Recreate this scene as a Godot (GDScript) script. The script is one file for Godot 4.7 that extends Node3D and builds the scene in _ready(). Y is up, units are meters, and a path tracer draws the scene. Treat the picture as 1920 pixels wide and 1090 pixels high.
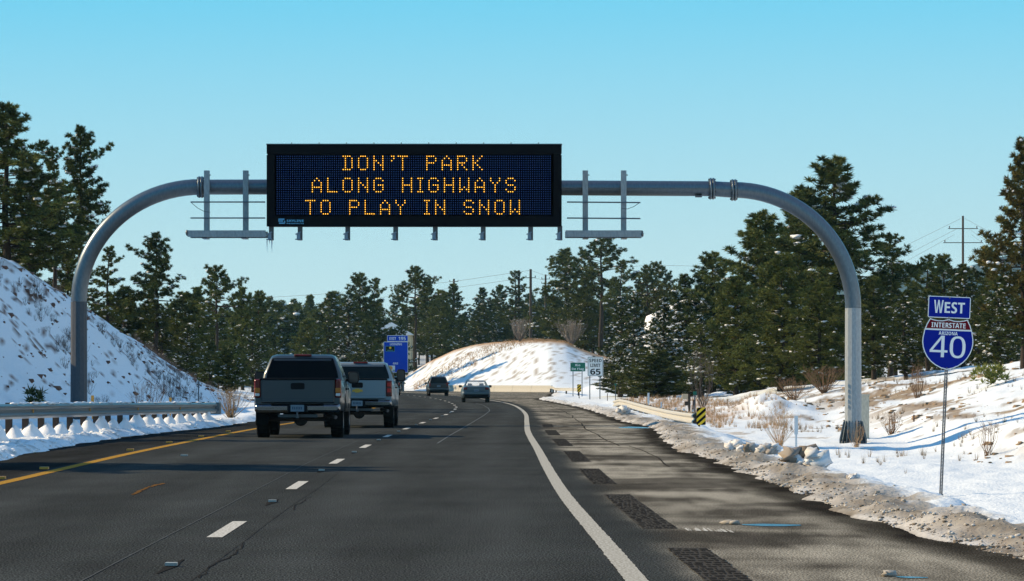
extends Node3D
# A winter motorway under a message gantry. x is to the right, -z is ahead; "d" is metres ahead of the camera, "s" metres forward of a car's tail.

const FOCAL := 6000.0
const EYE := 1.35
const HORIZON := 714.0

var M := {}
var taken := {}
var rng := RandomNumberGenerator.new()
var nz := FastNoiseLite.new()
var nf := FastNoiseLite.new()
var nb := FastNoiseLite.new()

const LANE := [-300.0, 2.0, -60.0, -1.3, 0.0, -2.15, 29.6, -2.59, 54.0, -2.93, 78.0, -3.03, 100.0, -2.88, 126.0, -2.62, 147.0, -2.65, 169.0, -2.98, 208.0, -4.26, 253.0, -6.6, 300.0, -9.9, 360.0, -16.0, 430.0, -25.0, 540.0, -42.0]
const EDGE := [-300.0, 5.6, -60.0, 2.1, 0.0, 1.05, 21.5, 0.84, 39.0, 0.61, 64.0, 0.5, 83.5, 0.42, 104.0, 0.48, 126.6, 0.55, 150.0, 0.42, 176.0, 0.06, 202.0, -0.72, 253.0, -3.1, 300.0, -6.4, 360.0, -12.4, 430.0, -21.4, 540.0, -38.0]
const YELLOW := [-300.0, -2.0, -60.0, -5.3, 0.0, -6.1, 42.0, -6.72, 49.7, -6.88, 59.0, -7.06, 70.0, -7.15, 88.0, -7.19, 110.0, -6.9, 147.0, -6.7, 169.0, -7.05, 208.0, -8.3, 253.0, -10.6, 300.0, -14.0, 360.0, -20.0, 430.0, -29.0, 540.0, -46.0]
const PAVE_L := [-300.0, -3.6, -60.0, -6.9, 0.0, -7.8, 30.0, -8.2, 53.0, -8.46, 58.0, -8.72, 67.0, -9.02, 76.0, -9.1, 84.0, -8.9, 94.0, -8.5, 110.0, -8.5, 147.0, -8.5, 208.0, -10.2, 253.0, -12.6, 300.0, -16.0, 360.0, -22.0, 430.0, -31.0, 540.0, -48.0]
const PAVE_R := [-300.0, 9.0, -60.0, 5.0, 0.0, 4.0, 23.3, 3.73, 30.2, 3.4, 38.9, 3.31, 54.0, 3.34, 62.0, 3.2, 73.0, 3.4, 93.0, 3.92, 104.0, 3.65, 126.6, 3.58, 147.0, 3.52, 172.0, 3.15, 198.0, 2.62, 228.0, 1.95, 242.0, 2.0, 256.0, 3.2, 300.0, 3.6, 350.0, 4.6, 372.0, 4.2, 380.0, 1.0, 400.0, -7.0, 430.0, -15.0, 540.0, -34.0]
const LEFT_HILL := [-300.0, 3.0, 20.0, 4.2, 60.0, 3.8, 85.0, 5.0, 122.0, 5.8, 135.0, 5.0, 147.0, 4.15, 160.0, 3.3, 175.0, 2.2, 190.0, 0.9, 200.0, 0.5, 215.0, 0.6, 255.0, 2.2, 300.0, 2.6, 450.0, 3.2, 600.0, 5.0, 900.0, 8.0, 5000.0, 8.0]
const RIGHT_BASE := [-300.0, -0.7, 40.0, -0.72, 92.0, -0.68, 120.0, -0.35, 150.0, 0.08, 180.0, 0.33, 230.0, 0.0, 270.0, 0.2, 330.0, 0.6, 450.0, 3.0, 600.0, 5.0, 900.0, 8.0, 5000.0, 8.0]
const RIGHT_SLOPE := [-300.0, 0.1, 30.0, 0.16, 60.0, 0.22, 95.0, 0.27, 125.0, 0.21, 150.0, 0.165, 190.0, 0.1, 260.0, 0.05, 5000.0, 0.0]
const MOUND := [-40.0, 0.0, -22.0, 0.0, -16.0, 0.5, -14.3, 1.2, -11.5, 3.0, -7.9, 4.9, -5.0, 5.7, -2.2, 6.1, 3.0, 6.15, 7.2, 5.8, 9.0, 5.0, 12.0, 4.0, 17.0, 3.4, 60.0, 3.4]


func at(px: float, py: float, d: float) -> Vector3:
	return Vector3((px - 960.0) / FOCAL * d, EYE + (HORIZON - py) / FOCAL * d, -d)


func tab(t: Array, x: float) -> float:
	var n := t.size() / 2
	if x <= t[0]: return t[1]
	for i in n - 1:
		if x < t[i * 2 + 2]:
			var x0: float = t[i * 2]
			var x1: float = t[i * 2 + 2]
			var y0: float = t[i * 2 + 1]
			var y1: float = t[i * 2 + 3]
			var m0 := (y1 - y0) / (x1 - x0)
			var m1 := m0
			if i > 0: m0 = (y1 - t[i * 2 - 1]) / (x1 - t[i * 2 - 2])
			if i < n - 2: m1 = (t[i * 2 + 5] - y0) / (t[i * 2 + 4] - x0)
			var u := (x - x0) / (x1 - x0)
			var h := x1 - x0
			return (2 * u * u * u - 3 * u * u + 1) * y0 + (u * u * u - 2 * u * u + u) * h * m0 + (3 * u * u - 2 * u * u * u) * y1 + (u * u * u - u * u) * h * m1
	return t[-1]


func lin(t: Array, x: float) -> float:
	var n := t.size() / 2
	if x <= t[0]: return t[1]
	for i in n - 1:
		if x < t[i * 2 + 2]:
			return lerpf(t[i * 2 + 1], t[i * 2 + 3], (x - t[i * 2]) / (t[i * 2 + 2] - t[i * 2]))
	return t[-1]


func ss(a: float, b: float, x: float) -> float:
	return smoothstep(a, b, x)


# ---------------------------------------------------------------- mesh collecting
class MB:
	var v := PackedVector3Array()
	var n := PackedVector3Array()
	var c := PackedColorArray()
	var uv := PackedVector2Array()
	var ix := PackedInt32Array()
	var col := Color.WHITE

	func tri(a: Vector3, b: Vector3, d: Vector3) -> void:
		var k := v.size()
		var m := (d - a).cross(b - a).normalized()
		for p in [a, b, d]:
			v.append(p); n.append(m); c.append(col); uv.append(Vector2(p.x, p.y))
		ix.append(k); ix.append(k + 1); ix.append(k + 2)

	func quad(a: Vector3, b: Vector3, d: Vector3, e: Vector3) -> void:
		tri(a, b, d); tri(a, d, e)

	func box(p: Vector3, s: Vector3, b := Basis.IDENTITY) -> void:
		var h := s * 0.5
		var q := []
		for i in 8:
			q.append(p + b * Vector3(h.x if i & 1 else -h.x, h.y if i & 2 else -h.y, h.z if i & 4 else -h.z))
		quad(q[4], q[6], q[7], q[5]); quad(q[0], q[1], q[3], q[2]); quad(q[1], q[5], q[7], q[3])
		quad(q[0], q[2], q[6], q[4]); quad(q[2], q[3], q[7], q[6]); quad(q[0], q[4], q[5], q[1])

	# rows of points joined by quads with smooth normals
	func grid(rows: Array, closed := false, flip := false, colors: Array = [], uvs: Array = []) -> void:
		var k := v.size()
		var w: int = rows[0].size()
		var nr := rows.size()
		var acc := PackedVector3Array()
		acc.resize(w * nr)
		var cols := w if closed else w - 1
		for i in nr - 1:
			for j in cols:
				var j2 := (j + 1) % w
				var a := i * w + j
				var b := i * w + j2
				var d := (i + 1) * w + j2
				var e := (i + 1) * w + j
				var pa: Vector3 = rows[i][j]
				var pb: Vector3 = rows[i][j2]
				var pd: Vector3 = rows[i + 1][j2]
				var pe: Vector3 = rows[i + 1][j]
				var m := (pd - pa).cross(pb - pa) + (pe - pa).cross(pd - pa)
				if flip: m = -m
				m = m.normalized()
				acc[a] += m; acc[b] += m; acc[d] += m; acc[e] += m
				if flip:
					ix.append_array(PackedInt32Array([k + a, k + d, k + b, k + a, k + e, k + d]))
				else:
					ix.append_array(PackedInt32Array([k + a, k + b, k + d, k + a, k + d, k + e]))
		for i in nr:
			for j in w:
				v.append(rows[i][j])
				n.append(acc[i * w + j].normalized())
				c.append(colors[i][j] if colors.size() else col)
				uv.append(uvs[i][j] if uvs.size() else Vector2(rows[i][j].x, rows[i][j].z))

	func fan(pts: Array, flip := false) -> void:
		var m := Vector3.ZERO
		for p in pts: m += p
		m /= pts.size()
		for i in pts.size():
			var b: Vector3 = pts[i]
			var d: Vector3 = pts[(i + 1) % pts.size()]
			if flip: tri(m, d, b)
			else: tri(m, b, d)

	func tube(path: Array, radii: Array, seg := 8, capped := true) -> void:
		var rows := []
		var up := Vector3.UP
		var prev := Vector3.ZERO
		for i in path.size():
			var t: Vector3 = (path[mini(i + 1, path.size() - 1)] - path[maxi(i - 1, 0)]).normalized()
			var side := prev
			if i == 0:
				side = t.cross(up if absf(t.y) < 0.95 else Vector3.RIGHT).normalized()
			side = (side - t * side.dot(t)).normalized()
			prev = side
			var o := side.cross(t)
			var r := []
			for j in seg:
				var a := TAU * j / seg
				r.append(path[i] + (side * cos(a) + o * sin(a)) * radii[i])
			rows.append(r)
		grid(rows, true)
		if capped:
			fan(rows[0], true); fan(rows[-1])

	# a profile of (radius, height along axis) turned about an axis
	func lathe(at_: Vector3, axis: Vector3, profile: Array, seg := 24) -> void:
		var s := axis.cross(Vector3.UP if absf(axis.y) < 0.9 else Vector3.RIGHT).normalized()
		var o := s.cross(axis)
		var rows := []
		for p in profile:
			var r := []
			for j in seg:
				var a := TAU * j / seg
				r.append(at_ + axis * p.y + (s * cos(a) + o * sin(a)) * p.x)
			rows.append(r)
		grid(rows, true)

	# a flat outline (x, y) made into a slab between z0 (front, larger z) and z1
	func slab(outline: PackedVector2Array, z0: float, z1: float) -> void:
		var t := Geometry2D.triangulate_polygon(outline)
		for i in range(0, t.size(), 3):
			var a := outline[t[i]]
			var b := outline[t[i + 1]]
			var d := outline[t[i + 2]]
			if (b - a).cross(d - a) > 0:
				var q := b
				b = d
				d = q
			tri(Vector3(a.x, a.y, z0), Vector3(b.x, b.y, z0), Vector3(d.x, d.y, z0))
			tri(Vector3(a.x, a.y, z1), Vector3(d.x, d.y, z1), Vector3(b.x, b.y, z1))
		for i in outline.size():
			var a := outline[i]
			var b := outline[(i + 1) % outline.size()]
			quad(Vector3(a.x, a.y, z0), Vector3(b.x, b.y, z0), Vector3(b.x, b.y, z1), Vector3(a.x, a.y, z1))

	func mesh() -> ArrayMesh:
		var arr := []
		arr.resize(Mesh.ARRAY_MAX)
		arr[Mesh.ARRAY_VERTEX] = v
		arr[Mesh.ARRAY_NORMAL] = n
		arr[Mesh.ARRAY_COLOR] = c
		arr[Mesh.ARRAY_TEX_UV] = uv
		arr[Mesh.ARRAY_INDEX] = ix
		var m := ArrayMesh.new()
		m.add_surface_from_arrays(Mesh.PRIMITIVE_TRIANGLES, arr)
		return m


func numbered(called: String) -> String:
	var k: int = taken.get(called, 0)
	taken[called] = k + 1
	return called if k == 0 else "%s_%03d" % [called, k]


func tag(o: Node3D, label := "", category := "", group := "", kind := "") -> Node3D:
	if label: o.set_meta("label", label)
	if category: o.set_meta("category", category)
	if group: o.set_meta("group", group)
	if kind: o.set_meta("kind", kind)
	return o


func thing(called: String, label: String, category: String, where := Vector3.ZERO, turn := 0.0, group := "") -> Node3D:
	var o := Node3D.new()
	o.name = numbered(called)
	add_child(o)
	o.position = where
	o.rotation.y = turn
	tag(o, label, category, group)
	return o


func part(called: String, mb, mat: Material, parent: Node3D, where := Vector3.ZERO) -> MeshInstance3D:
	var o := MeshInstance3D.new()
	o.name = called
	o.mesh = mb.mesh() if mb is MB else mb
	o.material_override = mat
	o.position = where
	if parent == self: o.name = numbered(called)
	else:
		var k := 0
		for ch in parent.get_children():
			if String(ch.name).trim_suffix("_%03d" % k) == called or String(ch.name) == called or (String(ch.name).begins_with(called + "_") and String(ch.name).substr(called.length() + 1).is_valid_int()): k += 1
		if k: o.name = "%s_%03d" % [called, k]
	parent.add_child(o, true)
	return o


func mat(c: Color, rough := 0.7, metal := 0.0, vert := false) -> StandardMaterial3D:
	var m := StandardMaterial3D.new()
	m.albedo_color = c.linear_to_srgb()
	m.roughness = rough
	m.metallic = metal
	m.vertex_color_use_as_albedo = vert
	return m


func noise_tex(freq: float, size: int, octaves: int, lo: Color, hi: Color, normal := false, sd := 1, strength := 4.0) -> NoiseTexture2D:
	var f := FastNoiseLite.new()
	f.seed = sd
	f.frequency = freq
	f.fractal_octaves = octaves
	f.noise_type = FastNoiseLite.TYPE_SIMPLEX_SMOOTH
	var t := NoiseTexture2D.new()
	t.width = size; t.height = size
	t.seamless = true
	t.noise = f
	if normal:
		t.as_normal_map = true
		t.bump_strength = strength
	else:
		var g := Gradient.new()
		g.set_color(0, lo); g.set_color(1, hi)
		t.color_ramp = g
	return t


func textmesh(words: String, parent: Node3D, called: String, centre: Vector3, w: float, h: float, m: Material, font_name := "Droid Sans", bold := true, deep := 0.004) -> MeshInstance3D:
	var f := SystemFont.new()
	f.font_names = PackedStringArray([font_name])
	f.font_weight = 700 if bold else 400
	var t := TextMesh.new()
	t.text = words
	t.font = f
	t.font_size = 64
	t.pixel_size = 0.01
	t.depth = 0.1
	t.curve_step = 2.0
	var box := t.get_aabb()
	var o := part(called, t, m, parent)
	o.scale = Vector3(w / box.size.x, h / box.size.y, deep / 0.1)
	var c := box.get_center()
	o.position = centre - Vector3(c.x * o.scale.x, c.y * o.scale.y, c.z * o.scale.z)
	return o


func rrect(w: float, h: float, r: float, seg := 4) -> PackedVector2Array:
	var o := PackedVector2Array()
	for q in 4:
		var cx := (w / 2 - r) * (1 if q == 0 or q == 3 else -1)
		var cy := (h / 2 - r) * (1 if q < 2 else -1)
		for i in seg + 1:
			var a := PI / 2 * (q + float(i) / seg)
			o.append(Vector2(cx + r * cos(a), cy + r * sin(a)))
	return o


# ---------------------------------------------------------------- the lie of the land
var row_d := -1e9
var row_r := 0.0
var row_l := 0.0
var row_base := 0.0
var row_slope := 0.0
var row_hill := 0.0


func at_row(d: float) -> void:
	if d == row_d: return
	row_d = d
	row_r = tab(PAVE_R, d) + 0.22 * nz.get_noise_2d(d * 6.0, 40.0)
	row_l = tab(PAVE_L, d) + 0.22 * nz.get_noise_2d(d * 6.0, 90.0)
	row_base = lin(RIGHT_BASE, d)
	row_slope = lin(RIGHT_SLOPE, d)
	row_hill = lin(LEFT_HILL, d)
	if d > 520: row_r = row_l + 1.0


func land(x: float, d: float) -> float:
	at_row(d)
	var r := row_r
	var l := row_l
	var y := 0.0
	var lump := nz.get_noise_2d(x * 9.0, d * 5.0)
	var fine := nf.get_noise_2d(x * 9.0, d * 6.0)
	if x > l and x < r:
		y = -0.07
		if d > 372: y = -0.07
	elif x >= r:
		var s := x - r
		var near := 1.0 - ss(150.0, 215.0, d)
		var berm := ss(-0.02, 0.45, s) * (1.0 - ss(1.0, 2.3, s))
		var base := row_base
		y = -0.05 * (1.0 - ss(0.0, 0.1, s)) + berm * (0.08 + 0.06 * lump) + base * ss(1.0, 4.0 + 2.0 * (1.0 - near), s)
		y += row_slope * maxf(0.0, x - 11.3) * ss(11.3, 14.0, x)
		var big := nb.get_noise_2d(x * 1.0, d * 0.6)
		y += 0.55 * big * ss(10.0, 16.0, x) + 0.1 * nb.get_noise_2d(x * 3.0, d * 2.0) * ss(3.0, 6.0, s)
		y += (0.06 + 0.06 * ss(0.1, 0.5, s) * (1.0 - ss(0.9, 2.0, s))) * fine * ss(0.0, 0.3, s) + 0.03 * lump
		# the ditch spoil heap beyond the rail
		y += 0.9 * exp(-pow((x - 11.0) / 1.6, 2) - pow((d - 137.0) / 9.0, 2)) * (0.8 + 0.5 * lump)
		if d > 360:
			var mh := lin(MOUND, x * 430.0 / d)
			var foot := 376.0 + maxf(0.0, 5.0 - x) * 2.3
			y = maxf(y * 0.25, 0.0) + mh * ss(foot, foot + 52.0, d) + 0.25 * big
	else:
		var s := l - x
		y = -0.05 + 0.2 * ss(-0.02, 0.5, s) + 0.05 * lump * ss(0.0, 0.4, s) + 0.06 * fine * ss(0.0, 0.3, s)
		var ramp := clampf((s - 5.0) / 5.8, 0.0, 1.0)
		ramp = lerpf(ramp, ss(0.0, 1.0, ramp), 0.45)
		var wide := 1.0 + 3.0 * ss(190.0, 260.0, d)
		if wide > 1.0: ramp = ss(0.0, 6.0 * wide, s - 4.6)
		y += row_hill * ramp
		y += (0.22 * nb.get_noise_2d(x * 2.5, d * 1.2) + 0.1 * nz.get_noise_2d(x * 4.0, d * 2.0)) * ss(4.6, 6.5, s)
	if d > 500:
		y = lerpf(y, 4.0 + 7.0 * ss(520.0, 1000.0, d) + 1.5 * nb.get_noise_2d(x * 0.2, d * 0.2), ss(500.0, 560.0, d))
	return y


func land_color(x: float, d: float, y: float) -> Color:
	at_row(d)
	var r := row_r
	var l := row_l
	var snow := Color(0.78, 0.835, 0.875)
	var c := snow
	var a := nz.get_noise_2d(x * 5.0 + 300.0, d * 3.0)
	var f := nf.get_noise_2d(x * 34.0 + 70.0, d * 12.0)
	var f2 := nf.get_noise_2d(x * 5.0 - 170.0, d * 3.0)
	if x >= r:
		var s := x - r
		if d < 370:
			var w := 0.95 + 0.4 * nz.get_noise_2d(d * 2.0, 7.0) + 0.3 * a
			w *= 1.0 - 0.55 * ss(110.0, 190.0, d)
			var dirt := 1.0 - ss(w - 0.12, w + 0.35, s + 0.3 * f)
			var dc := Color(0.36, 0.33, 0.285).lerp(Color(0.17, 0.14, 0.11), clampf(0.35 + 0.9 * f, 0, 1)).lerp(Color(0.62, 0.6, 0.57), clampf(0.05 + 1.1 * f2, 0, 0.75))
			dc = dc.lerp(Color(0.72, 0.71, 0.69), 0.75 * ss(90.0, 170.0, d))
			dc = dc.lerp(Color(0.68, 0.67, 0.65), 0.8 * (1.0 - ss(0.06, 0.34, s + 0.2 * f2)) * ss(-0.1, 0.3, nz.get_noise_2d(d * 3.0, 11.0) + 0.1))
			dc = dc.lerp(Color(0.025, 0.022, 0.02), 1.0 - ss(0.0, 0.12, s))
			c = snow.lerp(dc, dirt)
			# bare earth and litter showing on the hillside
			var band := nb.get_noise_2d(x * 0.9 - d * 0.32, d * 0.55 + x * 1.1)
			var bare := ss(0.14, 0.28, band * 0.8 + 0.6 * f2 + 0.3 * a) * ss(11.5, 15.0, x) * (1.0 - ss(170.0, 200.0, d))
			bare = maxf(bare, 0.8 * ss(0.4, 0.6, f2 + 0.6 * a) * ss(5.0, 9.0, x) * ss(84.0, 100.0, d) * (1.0 - ss(185.0, 215.0, d)))
			c = c.lerp(Color(0.2, 0.125, 0.07).lerp(Color(0.33, 0.25, 0.15), clampf(0.5 + f * 1.3, 0, 1)), bare * 0.9)
			# dry grass behind the rail
			var g := ss(-0.15, 0.25, f2 + a * 0.5 + 0.12) * ss(6.2, 7.5, x) * (1.0 - ss(8.5, 11.0, x)) * ss(116.0, 132.0, d) * (1.0 - ss(176.0, 200.0, d))
			c = c.lerp(Color(0.45, 0.27, 0.15), g * 0.6)
		if d > 365:
			var foot := 376.0 + maxf(0.0, 5.0 - x) * 2.3
			var up := ss(foot + 4.0, foot + 52.0, d)
			var sp := ss(0.2, 0.42, nf.get_noise_2d(x * 9.0, d * 3.0) + 0.3 * nz.get_noise_2d(x * 1.5, d * 0.8) + 0.08 * up)
			c = c.lerp(Color(0.27, 0.2, 0.13), sp * 0.75 * ss(0.02, 0.1, up))
			c = c.lerp(Color(0.4, 0.24, 0.12), ss(0.86, 0.99, up) * 0.9)
	elif x <= l:
		var s := l - x
		var grime := ss(0.15, 0.5, f + 0.5 * f2 + 0.1 - 0.2 * s) * (1.0 - ss(1.6, 3.0, s))
		c = c.lerp(Color(0.3, 0.27, 0.24), grime * 0.6)
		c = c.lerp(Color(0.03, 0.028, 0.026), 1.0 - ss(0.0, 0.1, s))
		if d < 205:
			var st := nf.get_noise_2d(x * 20.0 + d * 6.0, d * 13.0)
			var cl := nz.get_noise_2d(d * 1.3, y * 5.0)
			var rock := ss(0.37, 0.43, st + 0.35 * cl) * ss(0.45, 1.3, y)
			c = c.lerp(Color(0.1, 0.055, 0.04).lerp(Color(0.2, 0.11, 0.075), clampf(0.5 + f, 0, 1)), rock * 0.92)
			# the brown lip along the crest
			c = c.lerp(Color(0.16, 0.1, 0.06), 0.85 * ss(9.9, 10.9, s) * ss(-0.05, 0.2, f2 + 0.15))
		else:
			c = c.lerp(Color(0.3, 0.22, 0.14), ss(0.15, 0.4, f2 + 0.4 * a) * 0.6)
	if d > 470: c = snow.lerp(Color(0.14, 0.11, 0.07), 0.45)
	return c


func build_ground() -> void:
	var us := []
	var u := -9.0
	while u < 9.0:
		us.append(u)
		var a := absf(u + 0.00001)
		u += 0.0011 if a < 0.185 else (0.004 if a < 0.3 else (0.03 if a < 0.8 else 0.6))
	var ds := []
	var d := 4.0
	while d < 4500.0:
		ds.append(d)
		d *= 1.12 if d < 18.0 else (1.0062 if d < 190.0 else ((1.01 if d < 365.0 or d > 446.0 else 1.0024) if d < 520.0 else 1.12))
	var rows := []
	var cols := []
	var uvs := []
	for dd in ds:
		var pr := PackedVector3Array()
		var cr := PackedColorArray()
		var ur := PackedVector2Array()
		var run: float = dd + 8.0
		for uu in us:
			var x: float = uu * run
			var y := land(x, dd)
			pr.append(Vector3(x, y, -dd))
			cr.append(land_color(x, dd, y))
			ur.append(Vector2(x, dd))
		rows.append(pr); cols.append(cr); uvs.append(ur)
	var mb := MB.new()
	mb.grid(rows, false, false, cols, uvs)
	tag(part("ground", mb, M.snow_ground, self), "", "", "", "structure")
	# unseen ground added behind the camera, darkened to bounce less light forward
	var back := MB.new()
	back.col = Color(0.2, 0.205, 0.21)
	back.quad(Vector3(-109, -0.12, -4), Vector3(109, -0.12, -4), Vector3(109, -0.12, 250), Vector3(-109, -0.12, 250))
	tag(part("ground", back, M.snow_ground, self), "", "", "", "structure")


func build_road() -> Node3D:
	var road := Node3D.new()
	road.name = "road"
	add_child(road)
	tag(road, "", "", "", "structure")
	var ds := []
	var d := -250.0
	while d < 530.0:
		ds.append(d)
		d += 10.0 if d < 8.0 else maxf(0.16, d * 0.0075)
	var rows := []
	var cols := []
	var uvs := []
	for dd in ds:
		var l := tab(PAVE_L, dd) - 0.35
		var r := tab(PAVE_R, dd) + 0.35
		var e := tab(EDGE, dd)
		var ln := tab(LANE, dd)
		var ye := tab(YELLOW, dd)
		var pr := PackedVector3Array()
		var cr := PackedColorArray()
		var ur := PackedVector2Array()
		var count := 130
		for j in count + 1:
			var x := lerpf(l, r, float(j) / count)
			pr.append(Vector3(x, 0.0, -dd))
			var f := nf.get_noise_2d(x * 8.0, dd * 0.9)
			var a := nz.get_noise_2d(x * 9.0, dd * 2.2)
			var b := nz.get_noise_2d(x * 4.0 + 50.0, dd * 6.5)
			var g := nf.get_noise_2d(x * 26.0 + 9.0, dd * 3.0)
			var c := Color(0.108, 0.12, 0.122)
			var path := 0.0
			for w in [ln + 0.85, ln + 2.5, ln - 0.95, ln - 2.9]:
				path = maxf(path, exp(-pow((x - w) / 0.38, 2)))
			c = c * (1.0 + 0.2 * path + 0.16 * a + 0.12 * b + 0.14 * f + 0.12 * g)
			var tan := ss(e + 0.28, e + 0.75, x + 0.12 * a)
			if tan > 0.0:
				var k := clampf(0.5 + 0.6 * a + 0.75 * b + 0.35 * f + 0.5 * g, 0.0, 1.0)
				var sh := Color(0.19, 0.175, 0.148).lerp(Color(0.8, 0.74, 0.61), k)
				var wet := ss(0.1, 0.35, nz.get_noise_2d(x * 3.5 + 9.0, dd * 2.4) + 0.2 * f)
				sh = sh.lerp(Color(0.13, 0.12, 0.105), wet * 0.75)
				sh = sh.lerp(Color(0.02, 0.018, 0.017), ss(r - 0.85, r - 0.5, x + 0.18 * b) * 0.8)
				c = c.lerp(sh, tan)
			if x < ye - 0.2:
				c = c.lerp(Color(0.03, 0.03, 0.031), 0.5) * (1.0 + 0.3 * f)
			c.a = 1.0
			cr.append(c)
			ur.append(Vector2(x, dd))
		rows.append(pr); cols.append(cr); uvs.append(ur)
	var mb := MB.new()
	mb.grid(rows, false, false, cols, uvs)
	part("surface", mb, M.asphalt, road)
	stripe(road, "edge_line", EDGE, 0.0, 0.074, 8.0, 440.0, M.line_paint, 0.02)
	stripe(road, "yellow_line", YELLOW, 0.0, 0.09, 8.0, 440.0, M.yellow_paint, 0.012)
	stripe(road, "sealed_crack", EDGE, 1.72, 0.014, 66.0, 190.0, M.tar, 0.02, 0.15)
	stripe(road, "sealed_crack", EDGE, 1.95, 0.01, 50.0, 66.0, M.tar, 0.015, 0.2)
	stripe(road, "paving_seam", LANE, -0.42, 0.004, 9.0, 150.0, M.faint_seam, 0.012, 0.03)
	stripe(road, "paving_seam", LANE, 0.3, 0.002, 9.0, 90.0, M.faint_tar, 0.007, 0.05)
	var seam := MB.new()
	var pts := [[820.0, 832.0], [842.0, 818.0], [868.0, 803.0], [890.0, 790.0], [908.0, 779.0], [918.0, 771.0], [916.0, 766.0], [907.0, 761.0], [893.0, 757.0]]
	var lr := []
	for p in pts:
		var dd: float = FOCAL * EYE / (p[1] - HORIZON)
		var x: float = (p[0] - 960.0) / FOCAL * dd
		lr.append([Vector3(x - 0.013, 0.0048, -dd), Vector3(x + 0.013, 0.0048, -dd)])
	seam.grid(lr)
	part("seam_line", seam, M.pale_seam, road)
	# broken lane line: ten-foot dashes, each a piece of its own
	for i in 30:
		var a := 27.5 + i * 12.2 - 12.2
		var mm := MB.new()
		var rr := []
		for k in 5:
			var dd := a + k * 0.78
			var x := tab(LANE, dd)
			rr.append([Vector3(x - 0.068, 0.004, -dd), Vector3(x + 0.068, 0.004, -dd)])
		mm.grid(rr)
		part("lane_dash", mm, M.white_paint, road)
		# recessed marker half way between the dashes
		if i < 12:
			var dd := a + 7.9
			var x := tab(LANE, dd) + 0.02
			var slot := MB.new()
			var sr := []
			for k in 7:
				var q := dd - 0.9 + k * 0.3
				var w := rng.randf_range(0.02, 0.05) * (1.0 - absf(k - 3.0) / 3.6) + 0.006
				sr.append([Vector3(x - w, 0.004, -q), Vector3(x + w, 0.004, -q)])
			slot.grid(sr)
			part("marker_slot", slot, M.tar, road)
			var st := MB.new()
			st.col = Color.WHITE
			st.box(Vector3(x + 0.005, 0.02, -dd), Vector3(0.085, 0.022, 0.09))
			part("lane_marker", st, M.reflector_white, road)
	for dd in [43.8, 48.6, 61.5, 69.0, 76.5, 84.0]:
		var x := tab(YELLOW, dd) - 0.25
		var st := MB.new()
		st.box(Vector3(x, 0.022, -dd), Vector3(0.13, 0.035, 0.12))
		part("lane_marker", st, M.reflector_amber, road)
	for p in [[345.0, 856.0]]:
		var dd: float = FOCAL * EYE / (p[1] - HORIZON)
		var st := MB.new()
		st.box(Vector3((p[0] - 960.0) / FOCAL * dd, 0.02, -dd), Vector3(0.12, 0.03, 0.1))
		part("lane_marker", st, M.reflector_white, road)
	# milled rumble strips on the hard shoulder
	for dd in [[20.9, 25.6], [29.2, 37.7], [41.8, 48.8], [53.2, 61.0], [66.0, 74.0], [79.0, 87.0], [92.0, 99.0]]:
		var base := MB.new()
		var br := []
		for k in 12:
			var bd := lerpf(dd[0] - 0.1, dd[1] + 0.2, k / 11.0)
			var bx := tab(EDGE, bd) + 0.62
			br.append([Vector3(bx - 0.15 - rng.randf() * 0.015, 0.003, -bd), Vector3(bx + 0.15 + rng.randf() * 0.015, 0.003, -bd)])
		base.grid(br)
		part("milled_patch", base, M.milled, road)
		var mm := MB.new()
		var q: float = dd[0]
		while q < dd[1]:
			var xc := tab(EDGE, q) + 0.62
			var half := 0.165 if q < 30.0 else 0.15
			var x0 := xc - half + rng.randf_range(-0.012, 0.012)
			while x0 < xc + half - 0.01:
				var x1 := minf(x0 + rng.randf_range(0.015, 0.075), xc + half + rng.randf_range(-0.01, 0.012))
				var z0 := q + rng.randf_range(-0.03, 0.03)
				var z1 := z0 + rng.randf_range(0.07, 0.2)
				mm.quad(Vector3(x0, 0.006, -z1), Vector3(x1, 0.006, -z1 + rng.randf_range(-0.05, 0.05)), Vector3(x1 - 0.006, 0.006, -z0), Vector3(x0 + 0.006, 0.006, -z0 + rng.randf_range(-0.03, 0.03)))
				x0 = x1 + rng.randf_range(0.003, 0.02)
			q += 0.27
		tag(part("rumble_strip", mm, M.tar, road), "", "", "", "stuff")
	# worn scrape of orange paint in the inner lane, and a faint white stroke on the shoulder
	scrape(road, "paint_scrape", [[246, 929], [262, 921], [282, 913], [304, 908]], 0.022, M.orange_scrape)
	scrape(road, "paint_scrape", [[1290, 996], [1330, 997], [1382, 1000]], 0.012, M.white_paint)
	# melt water lying in ruts, its sky reflection painted in as blue
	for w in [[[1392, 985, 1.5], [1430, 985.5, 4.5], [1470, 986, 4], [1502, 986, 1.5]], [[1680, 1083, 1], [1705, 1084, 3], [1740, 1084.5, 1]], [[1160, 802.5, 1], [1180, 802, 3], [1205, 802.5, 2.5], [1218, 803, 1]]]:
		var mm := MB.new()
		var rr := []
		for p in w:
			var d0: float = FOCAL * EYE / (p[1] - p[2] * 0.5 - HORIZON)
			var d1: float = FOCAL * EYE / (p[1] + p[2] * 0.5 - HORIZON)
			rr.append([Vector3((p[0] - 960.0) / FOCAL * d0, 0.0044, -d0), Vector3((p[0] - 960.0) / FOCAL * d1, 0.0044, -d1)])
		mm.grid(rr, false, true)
		part("puddle", mm, M.puddle, road)
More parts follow.
